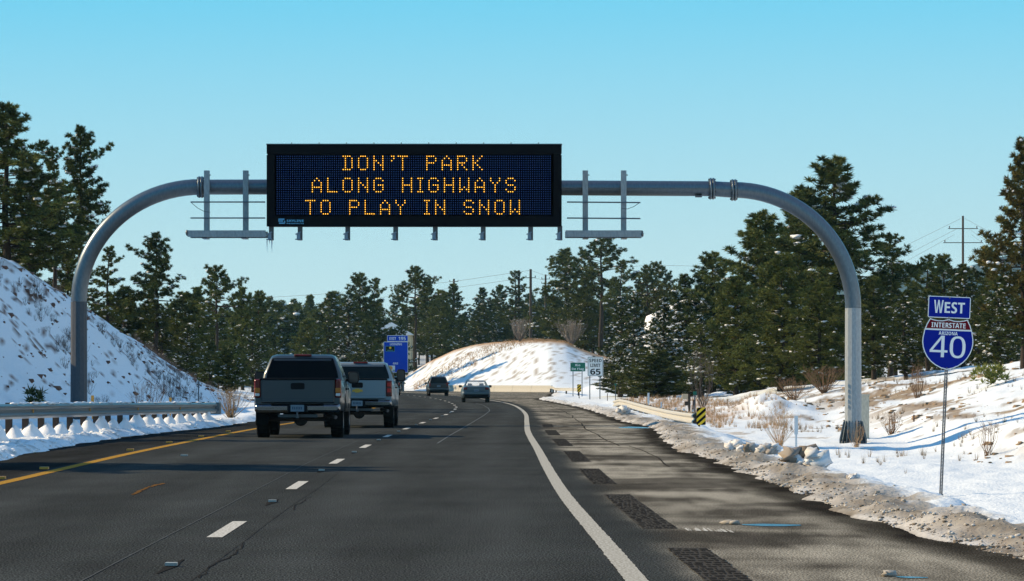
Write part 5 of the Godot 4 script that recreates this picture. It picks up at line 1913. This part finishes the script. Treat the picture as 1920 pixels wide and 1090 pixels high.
func build_vehicles() -> void:
	# the nearer pickup
	var d := 74.8
	var base := at(558, 822, d)
	var o := thing("pickup_truck", "silver-grey pickup with black rear window, nearest of the traffic", "pickup truck", Vector3(base.x, 0.006, -d), 0.012)
	o.scale = Vector3(1.02, 1.0, 1.0)
	pickup(o, {"paint": M.paint_silver, "glass": M.black_glass, "r": 0.43, "roof": 1.99, "old": true, "lamp_x": 0.925, "lamp_y": 1.16, "lamp_w": 0.15, "lamp_h": 0.44, "gate": 1.68, "handle_x": 0.0, "plate_x": 0.0, "mirror_y": 1.42, "mirror_w": 0.26, "mirror_h": 0.3})
	# the white one ahead of it
	d = 91.0
	o = thing("pickup_truck", "white pickup with gold emblem on the tailgate and wide towing mirrors", "pickup truck", Vector3(-4.4, 0.006, -d), 0.006)
	pickup(o, {"paint": M.paint_white, "glass": M.dark_glass, "r": 0.41, "roof": 1.9, "old": false, "lamp_x": 0.9, "lamp_y": 1.12, "lamp_w": 0.17, "lamp_h": 0.46, "gate": 1.62, "handle_x": 0.0, "plate_x": 0.0, "mirror_y": 1.5, "mirror_w": 0.25, "mirror_h": 0.36})
	var bow := MB.new()
	bow.slab(PackedVector2Array([Vector2(-0.15, -0.03), Vector2(-0.058, -0.03), Vector2(-0.07, -0.056), Vector2(0.058, -0.056), Vector2(0.07, -0.03), Vector2(0.16, -0.03), Vector2(0.145, 0.03), Vector2(0.058, 0.03), Vector2(0.07, 0.056), Vector2(-0.058, 0.056), Vector2(-0.07, 0.03), Vector2(-0.135, 0.03)]), 0.012, -0.004)
	part("emblem", bow, M.gold, o, Vector3(0, 1.06, 0.045))
	# the dark utility ahead
	d = 279.0
	base = at(822.5, 743, d)
	o = thing("dark_car", "black sport utility car following the bend in the next lane ahead of the pickups", "car", Vector3(base.x, 0.006, -d), 0.07)
	var g := [[1.0, 0.12, 3.5, 0.86, 0.1], [1.15, 0.16, 3.3, 0.83, 0.1], [1.6, 0.38, 2.7, 0.67, 0.12], [1.69, 0.5, 2.5, 0.6, 0.16], [1.72, 0.7, 2.3, 0.5, 0.2]]
	var suv := {"length": 4.6, "half": [0.0, 0.87, 0.2, 0.92, 3.9, 0.92, 4.4, 0.85, 4.6, 0.7], "top": [0.0, 1.02, 3.2, 1.04, 3.5, 1.0, 4.3, 0.92, 4.6, 0.75], "sill": [0.0, 0.42, 0.5, 0.34, 4.6, 0.34], "wheels": [0.95, 3.65], "arch": 0.44, "radius": 0.36, "cabin": g, "paint": M.paint_black, "track": 0.79, "mirror_s": 3.1, "mirror_y": 1.12, "lamp": Vector2(0.77, 1.0), "lamp_s": 0.02, "lamp_size": Vector2(0.16, 0.3), "bump_y": 0.6, "bump_h": 0.11, "bump": M.chrome_dull, "low_y": 0.46, "low_h": 0.24, "plate_y": 0.86, "boot": Vector2(1.3, 0.84), "boot_h": 0.3, "boot_s": 0.01}
	car(o, suv)
	part("cab", cabin(g), M.paint_black, o)
	part("rear_window", back_glass(g, 1.12, 1.58, 0.88, 0.88), M.dark_glass, o)
	part("windscreen", back_glass(g, 1.1, 1.58, 0.88, 0.88, 0.012, true), M.dark_glass, o)
	for sg in [-1.0, 1.0]:
		for q in [[0.4, 0.62, 1.1, 1.1], [1.2, 1.2, 2.0, 2.0], [2.1, 2.1, 3.1, 2.6]]: part("side_window", side_glass(g, 1.1, 1.57, q[0], q[1], q[2], q[3], sg), M.dark_glass, o)
		var rack := MB.new()
		rack.tube([Vector3(sg * 0.55, 1.73, -0.7), Vector3(sg * 0.55, 1.78, -0.85), Vector3(sg * 0.55, 1.78, -2.1), Vector3(sg * 0.55, 1.73, -2.25)], [0.02, 0.02, 0.02, 0.02], 6)
		part("roof_rail", rack, M.black_plastic, o)
	# a dark vehicle farther on, mostly hidden by the white pickup's mirror
	d = 292.0
	o = thing("dark_car", "dark vehicle mostly hidden beyond the white pickup's mirror", "car", Vector3(at(733, 0, d).x, 0.006, -d), 0.08)
	suv = suv.duplicate()
	suv.paint = M.paint_black
	car(o, suv)
	part("cab", cabin(g), M.paint_black, o)
	part("rear_window", back_glass(g, 1.12, 1.58, 0.88, 0.88), M.dark_glass, o)
	part("windscreen", back_glass(g, 1.1, 1.58, 0.88, 0.88, 0.012, true), M.dark_glass, o)
	# the saloon in the outer lane: its cabin is open glass, with seats inside
	d = 197.0
	base = at(893, 758, d)
	o = thing("saloon_car", "silver-blue saloon car alone in the lane beside the white edge line", "car", Vector3(base.x, 0.006, -d), 0.035)
	o.scale = Vector3(0.95, 0.95, 0.95)
	car(o, {"length": 4.75, "half": [0.0, 0.84, 0.2, 0.9, 4.2, 0.9, 4.55, 0.82, 4.75, 0.6], "top": [0.0, 1.02, 0.55, 1.06, 0.9, 1.0, 3.3, 0.98, 3.6, 0.95, 4.5, 0.78, 4.75, 0.6], "sill": [0.0, 0.36, 0.5, 0.28, 4.75, 0.28], "wheels": [0.98, 3.7], "arch": 0.4, "radius": 0.33, "cabin": [], "paint": M.paint_blue, "track": 0.78, "mirror_s": 3.0, "mirror_y": 1.04, "lamp": Vector2(0.7, 0.9), "lamp_s": 0.02, "lamp_size": Vector2(0.24, 0.15), "bump_y": 0.6, "bump_h": 0.22, "bump": M.paint_blue, "low_y": 0.4, "low_h": 0.2, "plate_y": 0.78, "boot": Vector2(1.1, 0.9), "boot_h": 0.28, "boot_s": 0.01})
	var gs := [[0.98, 0.5, 3.45, 0.78], [1.36, 1.25, 2.55, 0.6]]
	var roof := MB.new()
	var rr := []
	for q in [[1.34, 1.22, 2.58, 0.615, 0.14], [1.39, 1.26, 2.52, 0.595, 0.16], [1.425, 1.4, 2.35, 0.52, 0.2]]: rr.append(ring(q[0], q[1], q[2], q[3], q[4]))
	roof.grid(rr, true, true)
	roof.fan(rr[-1], true); roof.fan(rr[0])
	part("roof", roof, M.paint_blue, o)
	for sg in [-1.0, 1.0]:
		var pil := MB.new()
		pil.tube([Vector3(sg * 0.76, 0.98, -0.55), Vector3(sg * 0.6, 1.36, -1.3)], [0.07, 0.05], 6)
		pil.tube([Vector3(sg * 0.78, 0.98, -2.1), Vector3(sg * 0.6, 1.37, -2.0)], [0.04, 0.035], 6)
		pil.tube([Vector3(sg * 0.76, 0.96, -3.4), Vector3(sg * 0.6, 1.36, -2.5)], [0.04, 0.035], 6)
		part("pillar", pil, M.paint_blue, o)
		part("side_window", side_glass(gs, 1.0, 1.34, 0.75, 1.35, 3.2, 2.5, sg), M.clear_glass, o)
	part("rear_window", back_glass(gs, 1.0, 1.36, 0.86, 0.88, 0.0), M.clear_glass, o)
	part("windscreen", back_glass(gs, 1.0, 1.36, 0.9, 0.9, 0.0, true), M.clear_glass, o)
	for q in [[-0.38, 1.3], [0.38, 1.3], [-0.38, 2.3], [0.38, 2.3]]:
		boxpart(o, "seat", Vector3(q[0], 0.85, -q[1]), Vector3(0.48, 0.5, 0.14), M.black_plastic, 0.06)
		boxpart(o, "headrest", Vector3(q[0], 1.15, -q[1]), Vector3(0.26, 0.17, 0.1), M.black_plastic, 0.05)


func make_materials() -> void:
	M.snow_ground = mat(Color.WHITE, 0.85, 0.0, true)
	M.snow_ground.metallic_specular = 0.25
	M.snow_ground.uv1_triplanar = true
	M.snow_ground.uv1_world_triplanar = true
	M.snow_ground.uv1_scale = Vector3.ONE * 0.55
	M.snow_ground.normal_enabled = true
	M.snow_ground.normal_texture = noise_tex(0.035, 512, 6, Color.BLACK, Color.WHITE, true, 4, 8.0)
	M.snow_ground.normal_scale = 0.6
	M.snow_ground.albedo_texture = noise_tex(0.03, 512, 5, Color(0.94, 0.94, 0.94), Color.WHITE, false, 14)
	M.asphalt = mat(Color(1, 1, 1), 0.82, 0.0, true)
	M.asphalt.albedo_texture = noise_tex(0.09, 1024, 5, Color(0.3, 0.3, 0.3), Color(1.0, 1.0, 1.0), false, 21)
	M.asphalt.uv1_scale = Vector3(0.55, 0.15, 1)
	M.asphalt.normal_enabled = true
	M.asphalt.normal_texture = noise_tex(0.16, 512, 3, Color.BLACK, Color.WHITE, true, 22, 5.0)
	M.asphalt.normal_scale = 0.2
	M.asphalt.specular_mode = BaseMaterial3D.SPECULAR_DISABLED
	M.white_paint = mat(Color(0.72, 0.71, 0.68), 0.6)
	M.white_paint.albedo_texture = noise_tex(0.05, 512, 5, Color(0.7, 0.69, 0.66), Color(1, 1, 1), false, 31)
	M.white_paint.uv1_scale = Vector3(1.4, 0.35, 1)
	M.line_paint = mat(Color(0.56, 0.55, 0.51), 0.65)
	M.line_paint.albedo_texture = M.white_paint.albedo_texture
	M.line_paint.uv1_scale = Vector3(1.4, 0.35, 1)
	M.yellow_paint = mat(Color(0.52, 0.3, 0.07), 0.6)
	M.yellow_paint.albedo_texture = noise_tex(0.05, 512, 5, Color(0.7, 0.69, 0.66), Color(1, 1, 1), false, 32)
	M.yellow_paint.uv1_scale = Vector3(1.4, 0.35, 1)
	M.orange_scrape = mat(Color(0.14, 0.075, 0.03), 0.8)
	M.tar = mat(Color(0.028, 0.028, 0.028), 0.75)
	M.pale_seam = mat(Color(0.16, 0.175, 0.185), 0.7)
	M.milled = mat(Color(0.062, 0.06, 0.056), 0.85)
	M.milled.specular_mode = BaseMaterial3D.SPECULAR_DISABLED
	M.faint_seam = mat(Color(0.085, 0.094, 0.098), 0.8)
	M.faint_seam.specular_mode = BaseMaterial3D.SPECULAR_DISABLED
	M.faint_tar = mat(Color(0.036, 0.038, 0.04), 0.8)
	M.faint_tar.specular_mode = BaseMaterial3D.SPECULAR_DISABLED
	M.reflector_white = mat(Color(0.4, 0.39, 0.36), 0.5)
	M.reflector_amber = mat(Color(0.62, 0.3, 0.04), 0.4)
	M.puddle = mat(Color(0.018, 0.08, 0.17), 0.2)  # the blue stands for sky mirrored in the water
	M.slush = mat(Color(0.36, 0.33, 0.285), 0.8)
	M.slush_pale = mat(Color(0.52, 0.5, 0.47), 0.8)
	M.dirt_lump = mat(Color(0.17, 0.14, 0.11), 0.9)
	M.chunk = mat(Color.WHITE, 0.85, 0.0, true)
	M.snow_load = mat(Color(0.85, 0.86, 0.88), 0.85)
	M.needles = mat(Color.WHITE, 0.75, 0.0, true)
	M.needles.metallic_specular = 0.25
	M.needles.backlight = Color(0.16, 0.17, 0.07)
	M.needles.backlight_enabled = true
	M.bark = mat(Color(0.055, 0.038, 0.028), 0.95)
	M.bark.uv1_triplanar = true
	M.bark.albedo_texture = noise_tex(0.03, 256, 4, Color(0.5, 0.5, 0.5), Color.WHITE, false, 41)
	M.straw = mat(Color(0.46, 0.3, 0.17), 0.9)
	M.weed = mat(Color(0.24, 0.17, 0.1), 0.9)
	M.twig = mat(Color(0.075, 0.06, 0.055), 0.9)
	M.twig_pale = mat(Color(0.22, 0.19, 0.17), 0.9)
	M.twig_brown = mat(Color(0.16, 0.095, 0.055), 0.9)
	M.red_rock = mat(Color(0.12, 0.06, 0.042), 0.9)
	M.tan_rock = mat(Color(0.27, 0.19, 0.12), 0.9)
	var streak := noise_tex(0.02, 512, 5, Color(0.84, 0.845, 0.85), Color.WHITE, false, 51)
	for q in [["galvanised", Color(0.15, 0.185, 0.215), 0.36, 0.7], ["galvanised_pale", Color(0.34, 0.37, 0.385), 0.6, 0.1], ["galvanised_shaded", Color(0.075, 0.085, 0.1), 0.6, 0.25], ["galvanised_bright", Color(0.22, 0.235, 0.25), 0.4, 0.5], ["rail_cream", Color(0.6, 0.57, 0.5), 0.6, 0.1], ["steel_blue", Color(0.25, 0.32, 0.4), 0.5, 0.3], ["barrier_beige", Color(0.56, 0.53, 0.46), 0.85, 0.0], ["concrete", Color(0.36, 0.34, 0.3), 0.9, 0.0], ["beige", Color(0.58, 0.53, 0.43), 0.6, 0.0]]:
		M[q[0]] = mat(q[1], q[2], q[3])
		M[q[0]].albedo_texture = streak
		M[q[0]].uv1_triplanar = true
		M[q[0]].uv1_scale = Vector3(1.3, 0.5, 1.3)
	M.dark_steel = mat(Color(0.1, 0.105, 0.115), 0.55, 0.4)
	M.black_metal = mat(Color(0.006, 0.006, 0.008), 0.6)
	M.black_panel = mat(Color(0.004, 0.004, 0.007), 0.5)
	M.unlit_dot_sky_tint = mat(Color(0.009, 0.062, 0.26), 0.35)  # dark lenses, with the sky they reflect painted in as blue
	M.led = mat(Color(0.9, 0.5, 0.1), 0.5)
	M.led.emission_enabled = true
	M.led.emission = Color(1.0, 0.68, 0.2)
	M.led.emission_energy_multiplier = 1.9
	M.logo_blue = mat(Color(0.12, 0.42, 0.66), 0.5)
	M.ice = mat(Color(0.75, 0.85, 0.9), 0.1)
	M.sign_white = mat(Color(0.8, 0.81, 0.8), 0.45)
	M.sign_black = mat(Color(0.008, 0.008, 0.009), 0.5)
	M.sign_blue = mat(Color(0.005, 0.016, 0.25), 0.5)
	M.sign_blue_bright = mat(Color(0.005, 0.06, 0.5), 0.5)  # brighter blue for the services sign
	M.sign_red = mat(Color(0.14, 0.006, 0.012), 0.5)
	M.sign_green = mat(Color(0.005, 0.14, 0.085), 0.45)
	M.sign_teal = mat(Color(0.05, 0.28, 0.3), 0.45)
	M.sign_yellow = mat(Color(0.92, 0.56, 0.01), 0.45)
	M.sign_amber = mat(Color(0.8, 0.33, 0.05), 0.45)
	M.post_white = mat(Color(0.6, 0.63, 0.66), 0.5)
	M.rust = mat(Color(0.1, 0.055, 0.045), 0.8)
	M.wood_dark = mat(Color(0.05, 0.036, 0.028), 0.9)
	M.tan_paint = mat(Color(0.55, 0.42, 0.28), 0.8)
	M.wire = mat(Color(0.1, 0.11, 0.12), 0.6)
	M.cream_wall = mat(Color(0.66, 0.55, 0.36), 0.8)
	M.far_wood = mat(Color(0.03, 0.06, 0.07), 0.95)
	M.dark_glass = mat(Color(0.006, 0.009, 0.01), 0.08)
	M.dark_glass.metallic_specular = 0.25
	M.black_glass = mat(Color(0.004, 0.004, 0.006), 0.25)
	M.black_glass.metallic_specular = 0.2
	M.mirror_glass = mat(Color(0.03, 0.035, 0.04), 0.08, 0.3)
	M.clear_glass = mat(Color(0.9, 0.97, 0.95, 1.0), 0.05)
	M.clear_glass.transparency = BaseMaterial3D.TRANSPARENCY_ALPHA
	M.clear_glass.albedo_color.a = 0.12
	M.rubber = mat(Color(0.012, 0.012, 0.013), 0.85)
	M.alloy = mat(Color(0.4, 0.41, 0.42), 0.35, 0.8)
	M.black_plastic = mat(Color(0.01, 0.01, 0.012), 0.55)
	M.chrome = mat(Color(0.2, 0.22, 0.24), 0.16, 1.0)
	M.chrome_dull = mat(Color(0.25, 0.26, 0.27), 0.4, 0.6)
	M.plate_white = mat(Color(0.15, 0.2, 0.25), 0.5)
	M.plate_ink = mat(Color(0.03, 0.06, 0.1), 0.6)
	M.gold = mat(Color(0.62, 0.36, 0.06), 0.35, 0.5)
	M.lamp_red = mat(Color(0.12, 0.007, 0.006), 0.25)
	M.lamp_bright = mat(Color(0.5, 0.02, 0.015), 0.2)
	M.lamp_amber = mat(Color(0.42, 0.13, 0.01), 0.3)
	M.lamp_dark = mat(Color(0.06, 0.01, 0.01), 0.2)
	M.lamp_clear = mat(Color(0.6, 0.62, 0.64), 0.15)
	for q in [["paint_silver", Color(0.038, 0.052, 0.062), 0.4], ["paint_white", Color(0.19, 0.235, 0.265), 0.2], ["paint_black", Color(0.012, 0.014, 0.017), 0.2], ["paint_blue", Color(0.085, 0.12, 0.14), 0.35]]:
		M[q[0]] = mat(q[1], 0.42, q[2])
		M[q[0]].clearcoat_enabled = true
		M[q[0]].clearcoat = 0.4
		M[q[0]].clearcoat_roughness = 0.12


	for q in ['tar', 'orange_scrape', 'pale_seam', 'white_paint', 'line_paint', 'yellow_paint', 'black_metal', 'black_panel', 'sign_blue', 'sign_blue_bright', 'sign_red', 'sign_black', 'black_plastic', 'rubber', 'black_glass']:
		M[q].metallic_specular = 0.15
	for q in ['tar', 'line_paint', 'white_paint', 'yellow_paint', 'orange_scrape', 'pale_seam', 'snow_ground', 'snow_load']: M[q].specular_mode = BaseMaterial3D.SPECULAR_DISABLED


# a clear winter sky: pale at the horizon, deepening upwards, a little paler towards the sun
func clear_sky(to_sun: Vector3) -> ImageTexture:
	var im := Image.create_empty(512, 256, false, Image.FORMAT_RGBF)
	var stops := [[0.0, Color(0.54, 0.72, 0.74)], [2.2, Color(0.46, 0.685, 0.735)], [7.0, Color(0.118, 0.53, 0.755)], [16.0, Color(0.045, 0.40, 0.68)], [40.0, Color(0.015, 0.24, 0.54)], [90.0, Color(0.004, 0.13, 0.38)]]
	for y in 256:
		var up := 90.0 - (y + 0.5) / 256.0 * 180.0
		var c := Color(0.2, 0.23, 0.25)
		if up > 0.0:
			for i in 5:
				if up <= stops[i + 1][0]:
					c = stops[i][1].lerp(stops[i + 1][1], (up - stops[i][0]) / (stops[i + 1][0] - stops[i][0]))
					break
		for x in 512:
			var a := (x + 0.5) / 512.0 * TAU
			var e := deg_to_rad(up)
			var dir := Vector3(-sin(a) * cos(e), sin(e), cos(a) * cos(e))
			var k := exp(-pow(rad_to_deg(dir.angle_to(to_sun)) / 58.0, 2.0)) if up > 0.0 else 0.0
			im.set_pixel(x, y, Color(c.r + 0.3 * k, c.g + 0.17 * k, c.b + 0.06 * k))
	return ImageTexture.create_from_image(im)


func _ready() -> void:
	var cam := Camera3D.new()
	cam.name = "camera"
	cam.position = Vector3(0, EYE, 0)
	cam.set_frustum(1090.0 / FOCAL, Vector2(0, (HORIZON - 545.0) / FOCAL), 1.0, 6000.0)
	add_child(cam)
	cam.current = true
	var we := WorldEnvironment.new()
	we.name = "world"
	var env := Environment.new()
	env.background_mode = Environment.BG_SKY
	var sky := Sky.new()
	var el := deg_to_rad(31.0)
	var az := deg_to_rad(13.0)
	var to_sun := Vector3(-cos(el) * cos(az), sin(el), -cos(el) * sin(az))
	var sm := PanoramaSkyMaterial.new()
	sm.panorama = clear_sky(to_sun)
	sky.sky_material = sm
	env.sky = sky
	env.tonemap_mode = Environment.TONE_MAPPER_LINEAR
	env.tonemap_exposure = 1.22
	env.sdfgi_enabled = true
	env.ssao_enabled = true
	env.ssil_enabled = true
	env.fog_enabled = true
	env.fog_density = 0.00006
	env.fog_light_color = Color(0.62, 0.84, 0.92)
	we.environment = env
	add_child(we)
	var sun := DirectionalLight3D.new()
	sun.name = "sun"
	sun.light_energy = 1.6
	sun.light_color = Color(1.0, 0.89, 0.72)
	sun.light_angular_distance = 0.5
	sun.shadow_enabled = true
	sun.look_at_from_position(to_sun * 100.0, Vector3.ZERO)
	add_child(sun)

	rng.seed = 1
	nz.seed = 3; nz.frequency = 0.06; nz.fractal_octaves = 3
	nf.seed = 8; nf.frequency = 0.11; nf.fractal_octaves = 4
	nb.seed = 15; nb.frequency = 0.05; nb.fractal_octaves = 3
	make_materials()
	build_ground()
	build_road()
	build_trees()
	build_low_plants()
	build_gantry()
	build_board()
	build_signs()
	build_barriers()
	build_far()
	build_vehicles()
